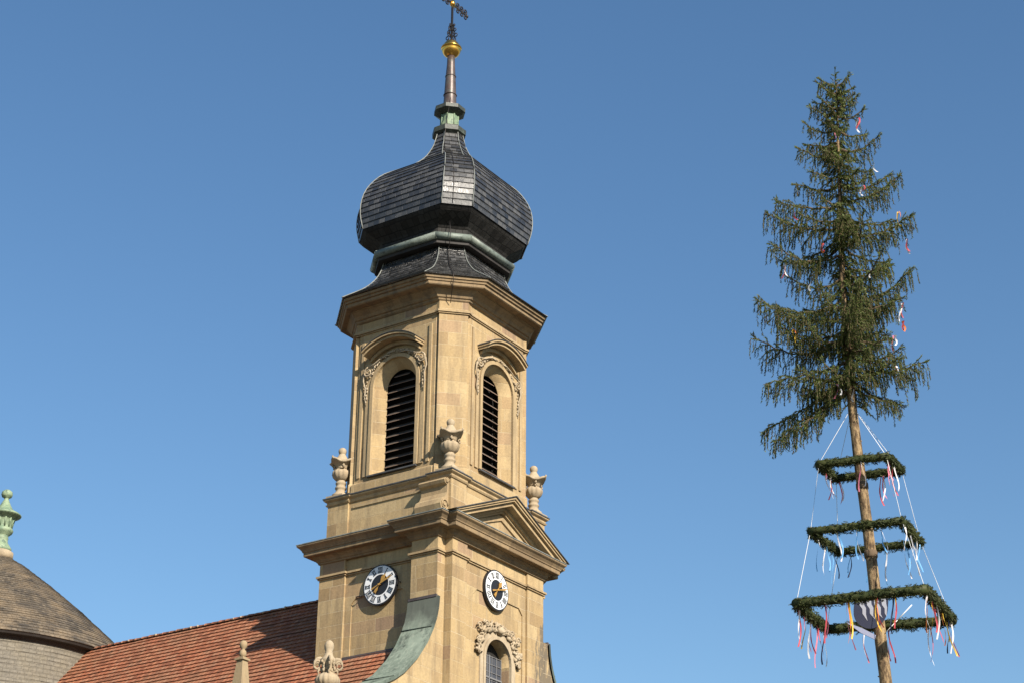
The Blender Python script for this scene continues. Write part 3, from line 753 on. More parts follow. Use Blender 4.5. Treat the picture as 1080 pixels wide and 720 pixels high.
# belfry windows on the four faces
def belfry_window(r):
    tf = rot4(r)
    b = MB(tf)
    arch_band(b, .955, 1.09, 25.10, 28.42, 2.545, 2.64)
    arch_band(b, 1.13, 1.30, 25.10, 28.42, 2.545, 2.60)
    b.box(-1.56,-1.44,-2.60,-2.545,25.1,30.3); b.box(1.44,1.56,-2.60,-2.545,25.1,30.3)
    fr_ = b.build('belfry_window', M['trim'], T)
    b = MB(tf); b.box(-1.06,1.06,-2.68,-2.54,25.03,25.08); b.build('sill', M['lead'], fr_)
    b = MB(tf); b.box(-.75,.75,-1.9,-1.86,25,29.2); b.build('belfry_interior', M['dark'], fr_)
    b = MB(tf); e = MB(tf)
    n = 14
    for k in range(n):
        z = 25.16+k*.283; 
        zz = z+.12
        hw = .635 if zz < 28.42 else math.sqrt(max(.02, .635**2-(zz-28.42)**2))
        # board tilted: outer edge low
        y0, y1 = -2.21, -1.98
        b.face([(-hw,y0,z),(hw,y0,z),(hw,y1,z+.20),(-hw,y1,z+.20)]); b.face([(-hw,y1,z+.175),(hw,y1,z+.175),(hw,y0,z-.028),(-hw,y0,z-.028)])
        e.box(-hw, hw, y0-.012, y0-.001, z-.026, z-.006)
    lv = b.build('louvre_boards', M['louvre'], fr_); e.build('sunlit_board_edges', M['pink'], lv)
    # segmental hood
    b = MB(tf)
    def hood(mb, hw, rise, z, w0, w1, t, n=14):
        R_ = (hw*hw+rise*rise)/(2*rise); pts = []
        for k in range(n+1):
            x = -hw+2*hw*k/n; pts.append((x, z-(R_-rise)+math.sqrt(R_*R_-x*x)))
        for k in range(n):
            (x0,a0),(x1,a1) = pts[k], pts[k+1]
            q = [(x0,-w1,a0-t),(x1,-w1,a1-t),(x1,-w1,a1),(x0,-w1,a0)]; mb.face(q)
            mb.face([(x0,-w1,a0),(x1,-w1,a1),(x1,-w0,a1),(x0,-w0,a0)]); mb.face([(x1,-w1,a1-t),(x0,-w1,a0-t),(x0,-w0,a0-t),(x1,-w0,a1-t)])
        for p in (pts[0], pts[-1]): mb.face([(p[0],-w1,p[1]-t),(p[0],-w1,p[1]),(p[0],-w0,p[1]),(p[0],-w0,p[1]-t)])
    hood(b, 1.20, .42, 29.72, 2.54, 3.08, .07); hood(b, 1.17, .41, 29.65, 2.54, 3.0, .09); hood(b, 1.08, .39, 29.565, 2.54, 2.68, .14)
    hd = b.build('hood_moulding', M['trim'], fr_)
    b = MB(tf); hood(b, 1.22, .425, 29.745, 2.54, 3.11, .022); b.build('hood_lead', M['lead'], fr_)
    # scrollwork at the shoulders
    b = MB(tf)
    for sx in (-1, 1):
        sp = spiral(sx*1.18, 29.05, .19, 1.6, pi/2 if sx > 0 else pi/2, 2.68, -sx); b.tube(sp, [.034]*10+[.026]*17, 6)
        tail = [(sx*1.36, -2.66, 29.02), (sx*1.40, -2.65, 28.75), (sx*1.30, -2.64, 28.45), (sx*1.33, -2.63, 28.15), (sx*1.26, -2.62, 27.8)]
        b.tube(tail, [.032,.03,.028,.025,.015], 6)
        arm = [(sx*1.16, -2.68, 29.24), (sx*.92, -2.68, 29.30), (sx*.70, -2.68, 29.42), (sx*.45, -2.67, 29.52), (sx*.2, -2.67, 29.50)]
        b.tube(arm, [.03,.028,.026,.022,.02], 6)
        for i in range(22):
            t = i/21; ph = pi*(.12+.36*t) if sx < 0 else pi*(.88-.36*t)
            rr = 1.14+.10*random.random()
            b.blob((-rr*cos(ph), -2.61-.04*random.random(), 28.42+rr*sin(ph)), .028+.028*random.random(), (1,.8,1), i+r*50, 7, 4, .5)
        for i in range(7):
            b.blob((sx*(1.22+.06*random.random()), -2.63, 28.7-i*.13), .028+.018*random.random(), (.8,.7,1.3), i, 6, 4, .4)
    b.build('scrollwork', M['carved'], fr_)
for r in range(4): belfry_window(r)

# ------------------------------------------------------------ nave
NV = thing('church_nave', 'long nave with weathered red clay tile roof running back from the bell tower', 'church nave', L2W(0, 0, 0)[:2]+(0,), TH)
RZ, RA, SL = 21.86, -.15, 1.21
def nave_roof(side):
    b = MB(); l = hypot(1, SL); step = .24; n = int(9.6*l/step)
    # long strips of bricks cut up so the courses waver a little
    B0, B1, K = -1.45, 18.0, 60
    for i in range(n):
        s0, s1 = i*step, (i+1)*step
        for k in range(K):
            y0 = B0+(B1-B0)*k/K; y1 = B0+(B1-B0)*(k+1)/K
            def P(s, y, lift):
                wv = .018*noise.noise(Vector((y*.8, s*.9, side)))+.010*noise.noise(Vector((y*3.1, s*3, side)))
                x = RA+side*(s/l+ (lift+wv)*SL/l); return (x, y, RZ-s*SL/l+(lift+wv)/l)
            q = [P(s1, y0, .045), P(s1, y1, .045), P(s0, y1, .006), P(s0, y0, .006)]
            uvq = [(y0, (n-i-1)*step), (y1, (n-i-1)*step), (y1, (n-i)*step), (y0, (n-i)*step)]
            e = [P(s1, y0, .0), P(s1, y1, .0), P(s1, y1, .045), P(s1, y0, .045)]
            if side > 0: q.reverse(); uvq.reverse(); e.reverse()
            b.face(q[::-1], uvq[::-1]); b.face(e[::-1])
    return b.build('tiled_roof', M['tile'], NV)
rf = nave_roof(-1); nave_roof(1)
b = MB(); random.seed(5)
y = -1.4; 
while y < 17.2:
    dy = .36; r0 = .095+.01*random.random(); zc = RZ-.02+.012*random.random()
    rings = []
    for yy, rr in ((y, r0*.9), (y+dy-.02, r0*1.08), (y+dy+.03, r0*1.08)):
        rings.append([(RA+rr*cos(pi*k/8)*1.1, yy, zc+rr*sin(pi*k/8)) for k in range(9)])
    for i in range(2):
        for k in range(8): b.face([rings[i][k], rings[i+1][k], rings[i+1][k+1], rings[i][k+1]], smooth=True)
    b.face(rings[2]); b.face(rings[0][::-1]); y += dy
b.build('ridge_tiles', M['tile'], rf)
b = MB()
y = -1.4
while y < 17.2:
    if random.random() < .4: b.blob((RA-.08-.03*random.random(), y+.01, RZ+.01+.02*random.random()), .035+.025*random.random(), (.8,1.1,.9), int(y*10), 6, 4, .4)
    y += .36
b.build('ridge_mortar', M['carved'], rf)['kind'] = 'stuff'
b = MB(); xe = 9.4
mould(b, [(-xe-.1+RA,-1.45),(xe+RA,-1.45),(xe+RA,30),(-xe-.1+RA,30)], [(0,0),(0,10.3),(.12,10.35),(.2,10.5)], top=True); b.build('nave_wall', M['plaster'], NV)
b = MB(); b.face([(RA-9.4,-1.44,10.5),(RA+9.4,-1.44,10.5),(RA,-1.44,RZ-.05)]); b.face([(RA-9.4,17.9,10.5),(RA,17.9,RZ-.05),(RA+9.4,17.9,10.5)]); b.build('gable_wall', M['stone'], NV)

# ------------------------------------------------------------ round crossing roof behind
cx, cy, _ = L2W(-.15, 22.75, 0)
DM = thing('church_rotunda', 'round slate drum under a brown cone roof with green finial, far left', 'church roof', (cx, cy, 0), TH)
def round_courses(mb, prof, step, lift, n=96):
    P = []; L = [0]
    for i in range(len(prof)-1): L.append(L[-1]+hypot(prof[i+1][0]-prof[i][0], prof[i+1][1]-prof[i][1]))
    m = int(L[-1]/step)
    def at(s):
        for i in range(len(L)-1):
            if s <= L[i+1]+1e-9:
                t = (s-L[i])/(L[i+1]-L[i]); return (prof[i][0]+(prof[i+1][0]-prof[i][0])*t, prof[i][1]+(prof[i+1][1]-prof[i][1])*t)
        return prof[-1]
    for i in range(m):
        (r0, z0), (r1, z1) = at(L[-1]*i/m), at(L[-1]*(i+1)/m)
        l = hypot(r1-r0, z1-z0); nr, nz = (z1-z0)/l, -(r1-r0)/l
        for k in range(n):
            a0, a1 = 2*pi*k/n, 2*pi*(k+1)/n
            wv = .02*noise.noise(Vector((cos(a0)*6, sin(a0)*6, i*.9))); wv2 = .02*noise.noise(Vector((cos(a1)*6, sin(a1)*6, i*.9)))
            def Q(r, z, a, h): return ((r+nr*h)*cos(a), (r+nr*h)*sin(a), z+nz*h)
            q = [Q(r0, z0, a0, lift+wv), Q(r0, z0, a1, lift+wv2), Q(r1, z1, a1, .004), Q(r1, z1, a0, .004)]
            u0, u1 = a0*6.3+i*.09, a1*6.3+i*.09
            if r0 < 3: u0 *= .6; u1 *= .6
            mb.face(q, [(u0, i*step), (u1, i*step), (u1, (i+1)*step), (u0, (i+1)*step)])
            mb.face([Q(r0, z0, a0, 0), Q(r0, z0, a1, 0), Q(r0, z0, a1, lift+wv2), Q(r0, z0, a0, lift+wv)])
b = MB(); round_courses(b, [(6.42,21.93),(6.0,22.42),(5.3,23.05),(3.83,24.33),(2.55,25.35),(1.28,26.29),(.5,26.76)], .20, .03); b.build('cone_roof', M['slate_old'], DM)
b = MB(); n = 96
prof = [(6.40,21.93),(6.34,21.84),(6.12,21.82),(6.05,21.70)]
b.lathe((0,0,0), prof[::-1], n, smooth=False); b.build('eaves_board', M['eaves'], DM)
b = MB(); round_courses(b, [(6.22,17.5),(6.10,19.5),(6.02,21.78)], .17, .016); b.build('drum_cladding', M['slate_wall'], DM)
b = MB(); b.lathe((0,0,0), [(6.3,0),(6.3,17.4),(6.1,17.6)], 64, smooth=False); b.build('drum_wall', M['plaster'], DM)
FN = MB(); FN.lathe((0,0,0), [(.50,26.70),(.58,26.82),(.58,27.02),(.50,27.08)], 28); FN.build('finial_foot', M['carved'], DM)
b = MB()
b.lathe((0,0,0), [(.46,27.06),(.48,27.2),(.40,27.32),(.30,27.45),(.27,27.6),(.30,27.66),(.27,27.72),(.30,27.8),(.42,27.9),(.46,28.0),(.42,28.08),(.36,28.12),(.36,28.2),(.40,28.38),(.43,28.5),(.56,28.60),(.70,28.66),(.72,28.70),(.62,28.78),(.45,28.86),(.32,28.98),(.22,29.15),(.14,29.32),(.09,29.42),(.12,29.48),(.20,29.52),(.24,29.62),(.22,29.74),(.12,29.83),(.03,29.86)], 28)
for k in range(12):
    a_ = 2*pi*k/12; b.tube([(.37*cos(a_), .37*sin(a_), 28.14), (.41*cos(a_), .41*sin(a_), 28.36), (.45*cos(a_), .45*sin(a_), 28.52)], .035, 5)
b.build('finial', M['copper_pale'], DM)

# ------------------------------------------------------------ stone urns
def urn(a, bb, z, label, group, sc=1.0):
    u = thing('stone_urn', label, 'urn', L2W(a, bb, z), TH, group)
    s = MB(); s.box(-.36,.36,-.36,.36,0,.13); s.build('plinth', M['carved'], u)
    s = MB(); s.lathe((0,0,0), [(.33,.13),(.30,.22),(.20,.30),(.17,.36),(.17,.42),(.20,.45),(.20,.50),(.165,.53),(.165,.60),(.19,.63),(.19,.68),(.15,.72),(.16,.75)], 20); s.build('stem', M['carved'], u)
    s = MB()
    def gd(ph, r, z): return (r*(1+.085*abs(cos(6*ph))*(1 if .80 < z < 1.15 else .2)), z)
    s.lathe((0,0,0), [(.14,.74),(.21,.79),(.275,.88),(.31,.99),(.30,1.08),(.22,1.14),(.19,1.22)], 48, gd); s.build('bowl', M['carved'], u)
    s = MB()
    def ears(ph, r, z):
        e = abs(cos(2*ph))**3
        k = max(0, min(1, (r-.22)/.25))
        return (r*(1-.20*k+.26*k*e), z+.10*k*e-.03*k)
    s.lathe((0,0,0), [(.22,1.17),(.22,1.24),(.27,1.31),(.37,1.36),(.47,1.39),(.49,1.43),(.46,1.46),(.38,1.47),(.29,1.51),(.22,1.58),(.17,1.66),(.12,1.74),(.10,1.78)], 48, ears)
    for k in range(4):
        a_ = k*pi/2+pi/4
        for j in range(6): s.blob((.28*cos(a_)+.04*random.uniform(-1,1), .28*sin(a_)+.04*random.uniform(-1,1), 1.17+.04*j), .045, (1,1,1), j+k*7, 6, 4, .5)
        a_ = k*pi/2
        s.tube([(.40*cos(a_), .40*sin(a_), 1.47), (.49*cos(a_), .49*sin(a_), 1.49), (.53*cos(a_), .53*sin(a_), 1.52), (.52*cos(a_), .52*sin(a_), 1.56)], [.05,.045,.04,.025], 6)
    s.build('lid', M['carved'], u)
    s = MB(); s.lathe((0,0,0), [(.09,1.72),(.12,1.78),(.14,1.84),(.145,1.90),(.12,1.96),(.07,2.0),(.02,2.015)], 16); s.build('knob', M['carved'], u)
    u.scale = (sc, sc, sc)
    return u
random.seed(3)
UG = 'stone urns on the attic corners'
urn(-2.55, -2.44, 24.44, 'pale carved stone urn in the middle, in front of the belfry corner', UG)
urn(-2.50, 2.32, 24.44, 'pale carved stone urn against the sky at the left end of the attic', UG)
urn(2.62, -2.42, 24.44, 'pale carved stone urn behind the right end of the pediment', UG)
# larger scrolled urn on the front wing
u = thing('scrolled_urn', 'creamy stone urn with curling scroll handles in front of the red tile roof', 'urn', L2W(-7.9, -2.05, 15.3), TH)
s = MB(); s.box(-.42,.42,-.42,.42,0,.12); s.lathe((0,0,0), [(.36,.12),(.30,.24),(.20,.32),(.20,.48),(.30,.54),(.34,.58),(.34,.64),(.28,.68)], 24); s.build('foot', M['carved'], u)
s = MB(); s.lathe((0,0,0), [(.26,.66),(.36,.72),(.46,.82),(.47,.92),(.40,1.02),(.26,1.10),(.2,1.16)], 56, lambda ph, r, z: (r*(1+.10*abs(cos(7*ph))*(1 if .7 < z < 1.05 else 0)), z)); s.build('bowl', M['carved'], u)
s = MB(); s.lathe((0,0,0), [(.20,1.10),(.22,1.25),(.26,1.38),(.34,1.48),(.32,1.54),(.22,1.60),(.17,1.68),(.16,1.72)], 28)
for k in range(4):
    a_ = k*pi/2+pi/4; ca, sa_ = cos(a_), sin(a_)
    for (rc, zc, r, t) in ((.44,1.34,.16,1.35),(.32,1.12,.10,1.0)):
        P = []
        for i in range(20):
            q = i/19; ph = pi*.9-2*pi*t*q; rr = r*(1-.6*q); x = rc+rr*cos(ph); P.append((x*ca, x*sa_, zc+rr*sin(ph)))
        s.tube(P, [.055-.03*i/19 for i in range(20)], 7)
    s.tube([(.2*ca,.2*sa_,1.5),(.34*ca,.34*sa_,1.55),(.46*ca,.46*sa_,1.54),(.56*ca,.56*sa_,1.44),(.58*ca,.58*sa_,1.26)], [.06,.06,.055,.045,.03], 7)
    a2 = k*pi/2
    for j in range(7): s.blob((.27*cos(a2)+.05*random.uniform(-1,1), .27*sin(a2)+.05*random.uniform(-1,1), 1.12+.055*j), .065, (1,1,1), j+k*9, 6, 4, .5)
s.build('scroll_handles', M['carved'], u)
s = MB(); s.lathe((0,0,0), [(.15,1.70),(.17,1.74),(.14,1.78),(.19,1.86),(.20,1.95),(.17,2.04),(.10,2.10),(.02,2.13)], 18); s.build('knob', M['carved'], u)
u.scale = (.74, .74, 1.0)
# obelisk
ob_ = thing('stone_obelisk', 'slender tapering stone pinnacle with two balls on top before the tiled roof', 'pinnacle', L2W(-11.82, -2.2, 14.2), TH)
ob_.scale = (.68, .68, .885)
s = MB()
s.box(-.45,.45,-.45,.45,0,.25)
s.prism([(0,0)]*0 or [(-.40,-.40),(.40,-.40),(.40,.40),(-.40,.40)], .25, .5, 'xy')
P0 = [(-.33,-.33),(.33,-.33),(.33,.33),(-.33,.33)]
for i in range(4):
    p, q = P0[i], P0[(i+1) % 4]; k_ = .155/.33
    s.face([(p[0],p[1],.5),(q[0],q[1],.5),(q[0]*k_,q[1]*k_,1.86),(p[0]*k_,p[1]*k_,1.86)])
s.build('shaft', M['obelisk'], ob_)
s = MB(); s.box(-.23,.23,-.23,.23,1.86,1.92); s.box(-.14,.14,-.14,.14,1.92,1.97)
s.lathe((0,0,0), [(.05,1.96),(.13,2.0),(.155,2.08),(.13,2.17),(.07,2.21),(.08,2.24),(.14,2.29),(.165,2.37),(.15,2.45),(.09,2.50),(.02,2.52)], 18)
s.build('ball_finial', M['obelisk'], ob_)

# ------------------------------------------------------------ maypole
MPX, MPY = 8.78, 40.0
MP = thing('maypole', 'tall decorated spruce maypole with three square green garlands and coloured ribbons', 'maypole', (MPX, MPY, 0))
def tx(z): # trunk axis relative to the base
    pts = [(0, 0.0), (12.5, -.52), (14.1, -.58), (15.9, -.645), (17.76, -.74), (18.95, -.79), (22, -.80), (25, -.68), (28.3, -.56)]
    return interp(pts, z)[0]
b = MB(); zs = [i*.35 for i in range(int(28.2/.35)+1)]; rings = []
for z in zs:
    r = .185-.0037*z if z < 18 else .118-.0105*(z-18)
    r = max(r, .012)
    rings.append([(tx(z)+r*(1+.07*noise.noise(Vector((k*1.3, z*1.7, 0))))*cos(2*pi*k/14), r*(1+.07*noise.noise(Vector((k*1.3, z*1.7, 5))))*sin(2*pi*k/14), z) for k in range(14)])
for i in range(len(rings)-1):
    for k in range(14): b.face([rings[i][k], rings[i][(k+1) % 14], rings[i+1][(k+1) % 14], rings[i+1][k]], smooth=True)
random.seed(21)
for i in range(40):    # branch stubs on the peeled stem
    z = 2+random.random()*16.6; a_ = random.random()*6.28; r = .17-.0037*z
    b.tube([(tx(z)+r*.9*cos(a_), r*.9*sin(a_), z), (tx(z)+(r+.035)*cos(a_), (r+.035)*sin(a_), z+.015)], [.02,.014], 5)
b.build('trunk', M['bark'], MP)

# crown
random.seed(42)
NB = MB(); TW = MB()
def needles(p, q, dens=1.0, ln=.068, wd=.0145, droop=0):
    """needle tufts along a twig from p to q"""
    d = q-p; L = d.length
    if L < 1e-4: return
    d = d/L
    up = Vector((0,0,1)) if abs(d.z) < .9 else Vector((1,0,0))
    x = d.cross(up).normalized(); y = x.cross(d)
    n = max(2, int(L*62*dens))
    for i in range(n):
        t = (i+random.random())/n; c = p+d*L*t
        a_ = random.random()*6.283; rad = x*cos(a_)+y*sin(a_)
        tip = c+(rad*.72+d*.7)*ln*random.uniform(.7, 1.25)
        s_ = rad.cross(d)*wd*random.uniform(.8, 1.3)
        NB.face([c-s_, c+s_, tip])
def twig(p, d, L, hang, dens=1.0):
    """hanging twig: starts along d and bends down"""
    pts = [p]; cur = p; dd = d.normalized(); n = max(2, int(L/.11))
    for i in range(n):
        dd = (dd+Vector((random.uniform(-.12,.12), random.uniform(-.12,.12), -hang*.42+random.uniform(-.08,.08)))).normalized()
        nx = cur+dd*(L/n); needles(cur, nx, dens); pts.append(nx); cur = nx
    TW.tube(pts, [.0045]*len(pts), 3, False, False)
    return pts
def bough(z, az, L, rise, sag, tip, seed, thick=.028, twd=1.0, hang=1.0, bare=.0):
    """az measured so that 0 = right in the picture, 90 = away"""
    random.seed(seed); skip = random.uniform(.04, .34)
    o = Vector((tx(z), 0, z)); h = Vector((cos(az), sin(az), 0)); side = Vector((-sin(az), cos(az), 0))
    n = max(5, int(L/.105)); P = []
    wob = random.uniform(-.12, .12)
    for i in range(n+1):
        t = i/n
        zz = rise*t-sag*sin(pi*min(t*1.05, 1))+tip*t**3
        P.append(o+h*(L*t)+side*(wob*sin(pi*t)*L)+Vector((0,0,zz))+Vector((0,0,.02*sin(i*1.9))))
    TW.tube(P, [thick*(1-.8*i/n)+.005 for i in range(n+1)], 5, False, False)
    for i in range(1, n+1):
        t = i/n
        d = (P[i]-P[i-1]).normalized()
        if t > .12: needles(P[i-1], P[i], 1.2 if t > bare else .3)
        if t < .10: continue
        for s_ in (-1, 1):
            if t < bare and random.random() < .6: continue
            if random.random() < skip: continue
            # side branchlet
            bl = L*(.10+.26*sin(pi*min(1, .15+t*.85))**.8)*random.uniform(.6, 1.15)*twd
            bl = min(bl, .62)
            dd = (d*.75+side*s_*.8+Vector((0,0,random.uniform(-.25,.15)))).normalized()
            pp = twig(P[i], dd, bl, .35*hang)
            # curtains below
            for q in pp[1:]:
                if random.random() < .72: twig(q, dd*.35+Vector((0,0,-.9)), random.uniform(.12,.52)*(.45+.55*min(1, L/1.4))*hang, 1.2, .9)
        if random.random() < .8: twig(P[i], Vector((random.uniform(-.2,.2), random.uniform(-.2,.2), -1)), random.uniform(.14,.46)*hang*min(1, .4+L*.4), 1.0)
    # leading tip with short upright buds
    for k in range(4):
        twig(P[-1], (P[-1]-P[-2]).normalized()+Vector((random.uniform(-.6,.6), random.uniform(-.6,.6), random.uniform(0,.6))), .16, .1)
# silhouettes that can be told apart in the photograph: z on trunk, azimuth deg, length, rise, sag, tip lift
R_ = radians
MAIN = [
 # left side
 (27.05,175,.62,.10,.05,.10),(26.55,190,.80,-.06,.05,.12),(26.2,170,.72,-.10,.05,.1),(25.75,185,.95,.10,.08,.10),(25.2,200,.72,-.1,.1,.1),
 (24.95,178,1.02,-.05,.10,.10),(24.35,172,1.50,.05,.12,.18),(24.0,200,1.1,-.2,.1,.1),(23.75,183,1.75,-.05,.15,.35),(23.2,165,1.4,-.3,.15,.1),(23.0,190,1.72,-.15,.2,.25),
 (22.35,176,1.2,-.15,.15,.15),(21.75,168,1.55,-.3,.15,.25),(21.25,182,2.05,.05,.18,.40),(20.95,195,1.65,-.25,.15,.1),(20.7,176,2.15,-.15,.22,.25),
 (20.15,188,1.95,-.45,.15,-.25),(19.75,172,2.02,-1.15,.05,-.10),(19.55,184,1.85,-1.15,.1,-.35),(19.45,200,1.5,-1.0,.1,-.3),(19.9,215,1.6,-.4,.2,.0),
 (27.85,170,.34,.16,.0,.06),(27.6,200,.46,.14,.02,.08),(27.35,150,.50,.08,.03,.08),(27.85,-20,.30,.16,.0,.06),(27.65,15,.42,.14,.02,.08),(27.2,-35,.50,.05,.03,.08),(27.15,220,.55,.0,.03,.08),
 # right side
 (27.35,5,.40,.15,.02,.1),(26.95,-10,.62,-.02,.05,.14),(26.5,12,.70,-.1,.06,.12),(26.0,-5,.98,.12,.10,.20),(25.55,15,.82,-.15,.06,.1),
 (24.9,8,1.30,.25,.12,.22),(24.5,-12,1.45,.25,.16,.30),(24.1,10,1.30,-.15,.1,.12),(23.65,-4,1.68,.10,.18,.28),(23.2,18,1.2,-.3,.1,.1),
 (22.7,-20,1.1,-.3,.1,.1),(22.0,4,1.68,.20,.22,.46),(21.6,-15,1.3,-.15,.15,.2),(21.45,14,1.22,.10,.14,.24),(20.85,-6,1.0,-.25,.1,.1),
 (20.35,8,1.25,-.1,.1,.05),(20.0,-8,1.72,-.1,.15,.15),(19.75,20,1.30,-.45,.1,-.05),(19.5,-25,1.0,-.5,.1,-.1)]
for i, (z, az, L, ri, sg, tp) in enumerate(MAIN): bough(z, R_(az), L, ri, sg, tp, 100+i)
random.seed(77)
for i in range(50):    # boughs towards and away from the viewer, filling the crown
    t = random.random()**.85; z = 27.9-8.3*t
    env = .14+1.42*min(1, (27.9-z)/6.0)**.85
    az = random.choice((-90, 90))+random.uniform(-66, 66)
    L = env*random.uniform(.6, 1.0)
    bough(z, R_(az), L, random.uniform(-.3,.1)*L, .12*L, random.uniform(0,.2)*L, 300+i); random.seed(500+i)
random.seed(14)
for i in range(560):   # short twigs that hide the stem inside the crown
    z = 19.0+8.9*random.random(); a_ = random.random()*6.283
    o = Vector((tx(z)+.06*cos(a_), .06*sin(a_), z))
    twig(o, Vector((cos(a_), sin(a_), random.uniform(-.8,.4))), random.uniform(.22,.62)*(1 if z < 26 else .6), .55, 1.35)
random.seed(9)
for i in range(26):
    z = 28.25-i*.07; a_ = i*2.4; twig(Vector((tx(z), 0, z)), Vector((cos(a_), sin(a_), .8)), .10+.018*i, .05, 1.1)
needles(Vector((tx(27.3),0,27.3)), Vector((tx(28.3),0,28.45)), 1.3)
crown = NB.build('crown', M['needle'], MP, merge=False); TW.build('branches', M['twig'], crown, merge=False)

# garlands: square rings of spruce twigs
def garland(corners, z, rad, seed, label, tilt=0):
    random.seed(seed)
    core = MB(); C = [Vector((x-MPX, y-MPY, z)) for x, y in corners]
    global NB, TW
    NB = MB(); TW = MB()
    for i in range(4):
        p, q = C[i], C[(i+1) % 4]; d = (q-p).normalized(); e = d*rad*.4
        n = 9; core.tube([p-e+(q-p+2*e)*k/n+Vector((0,0,.025*noise.noise(Vector((k*.9, i*3, seed))))) for k in range(n+1)], rad*.86, 9)
        L = (q-p).length; m = int(L*190)
        x = d.cross(Vector((0,0,1))); y = Vector((0,0,1))
        for k in range(m):
            t = random.random(); a_ = random.random()*6.283; r_ = rad*random.uniform(.65, 1.0)
            c = p+d*L*t+(x*cos(a_)+y*sin(a_))*r_*(1+.25*noise.noise(Vector((t*L*4, i*5, seed)))); out = (x*cos(a_)+y*sin(a_))
            dirn = (d*random.choice((1,1,-1))*.9+out*random.uniform(.15,.7)+Vector((0,0,-.25))).normalized()
            needles(c, c+dirn*random.uniform(.05,.11), 1.5, .045, .011)
    g_ = NB.build('garland', M['garland'], MP, merge=False); g_['label'] = label
    core.build('garland_core', M['garland'], g_)
    return g_, C
def ribbon(parent, p, L, m, w=.035, sway=.06, seed=0):
    random.seed(seed); b = MB(); n = 9; ph = random.random()*6; a_ = random.random()*6; lean = random.uniform(-.05,.05)
    prev = None
    for k in range(n+1):
        t = k/n; a2 = a_+t*random.uniform(1.0,1.6)
        c = Vector(p)+Vector((sway*sin(ph+t*3)*t+lean*t, sway*cos(ph*1.3+t*2.5)*t, -L*t))
        s_ = Vector((cos(a2), sin(a2), 0))*w/2*(1+.15*sin(k*1.7))
        if prev: b.face([prev[0], prev[1], c+s_, c-s_])
        prev = (c-s_, c+s_)
    return b.build('ribbon', m, parent)
def rr(C, side, t): 
    p, q = C[side], C[(side+1) % 4]; return p+(q-p)*t
TOPc = [(7.09,39.83),(8.55,39.33),(9.06,40.2),(7.63,40.72)]
MIDc = [(6.77,39.66),(8.68,38.92),(9.39,40.36),(7.62,41.07)]
LOWc = [(6.33,39.53),(8.95,38.44),(10.02,40.7),(7.30,41.45)]
g1, C1 = garland(TOPc, 17.47, .105, 1, 'smallest garland ring, uppermost, with red and white ribbons')
g2, C2 = garland(MIDc, 15.77, .10, 2, 'middle garland ring with light blue and white ribbons')
g3, C3 = garland(LOWc, 14.04, .125, 3, 'largest garland ring, lowest, with red, yellow and white ribbons')
k = 0
def pair(gp, C, side, t, L, cols, z0=-.05, w=.036):
    global k
    for j, cn in enumerate(cols):
        p = rr(C, side, t)+Vector((.022*j-.02, -.03*j, z0)); k += 1
        ribbon(gp, p, L*.88*(1-.10*j), RB[cn], w*.85, .09, 900+k)
# side 0 = near edge, 1 = right, 2 = far, 3 = left
for side, t, L, c in ((0,.62,.80,('pink','white')),(1,.15,.62,('white','pink')),(1,.45,.85,('red','white')),(1,.25,.95,('pink',)),(2,.30,.85,('red','white','pink')),(2,.62,.60,('white','pink')),(2,.95,.72,('red','white')),(3,.35,.72,('pink','white')),(3,.6,.78,('white','red')),(2,.55,.7,('pink','white'))):
    pair(g1, C1, side, t, L, c)
for side, t, L, c in ((0,.30,.85,('white','blue')),(0,.52,.90,('white','blue')),(0,.78,.80,('white','blue')),(1,.12,.75,('blue','white')),(1,.45,.85,('white','white')),(1,.75,.90,('blue','white')),(1,.92,.85,('white','blue')),(2,.18,.90,('white','blue')),(2,.42,.95,('blue','white')),(2,.62,.95,('white','blue')),(3,.2,.90,('blue','dark')),(3,.45,.85,('white','blue')),(3,.75,.85,('blue','white')),(2,.85,.7,('dark','blue'))):
    pair(g2, C2, side, t, L, c)
for side, t, L, c in ((0,.23,1.0,('red','pink')),(0,.40,1.25,('pink','orange','yellow')),(0,.62,.95,('orange','yellow','red')),(0,.76,.90,('dark','red','yellow')),(1,.04,.95,('orange','white')),(1,.22,.95,('yellow','red')),(1,.38,1.0,('red','white')),(1,.60,.90,('orange','yellow')),(1,.82,1.0,('yellow','dark')),(1,.92,.95,('pink','white')),(2,.18,1.1,('white','red')),(2,.50,.95,('red','pink')),(2,.70,.9,('pink','white')),(3,.10,1.0,('white','dark')),(3,.30,1.1,('pink','red')),(3,.52,1.0,('white','red')),(3,.72,1.0,('pink','yellow')),(3,.92,1.0,('red','white'))):
    pair(g3, C3, side, t, L, c, -.08, .04)
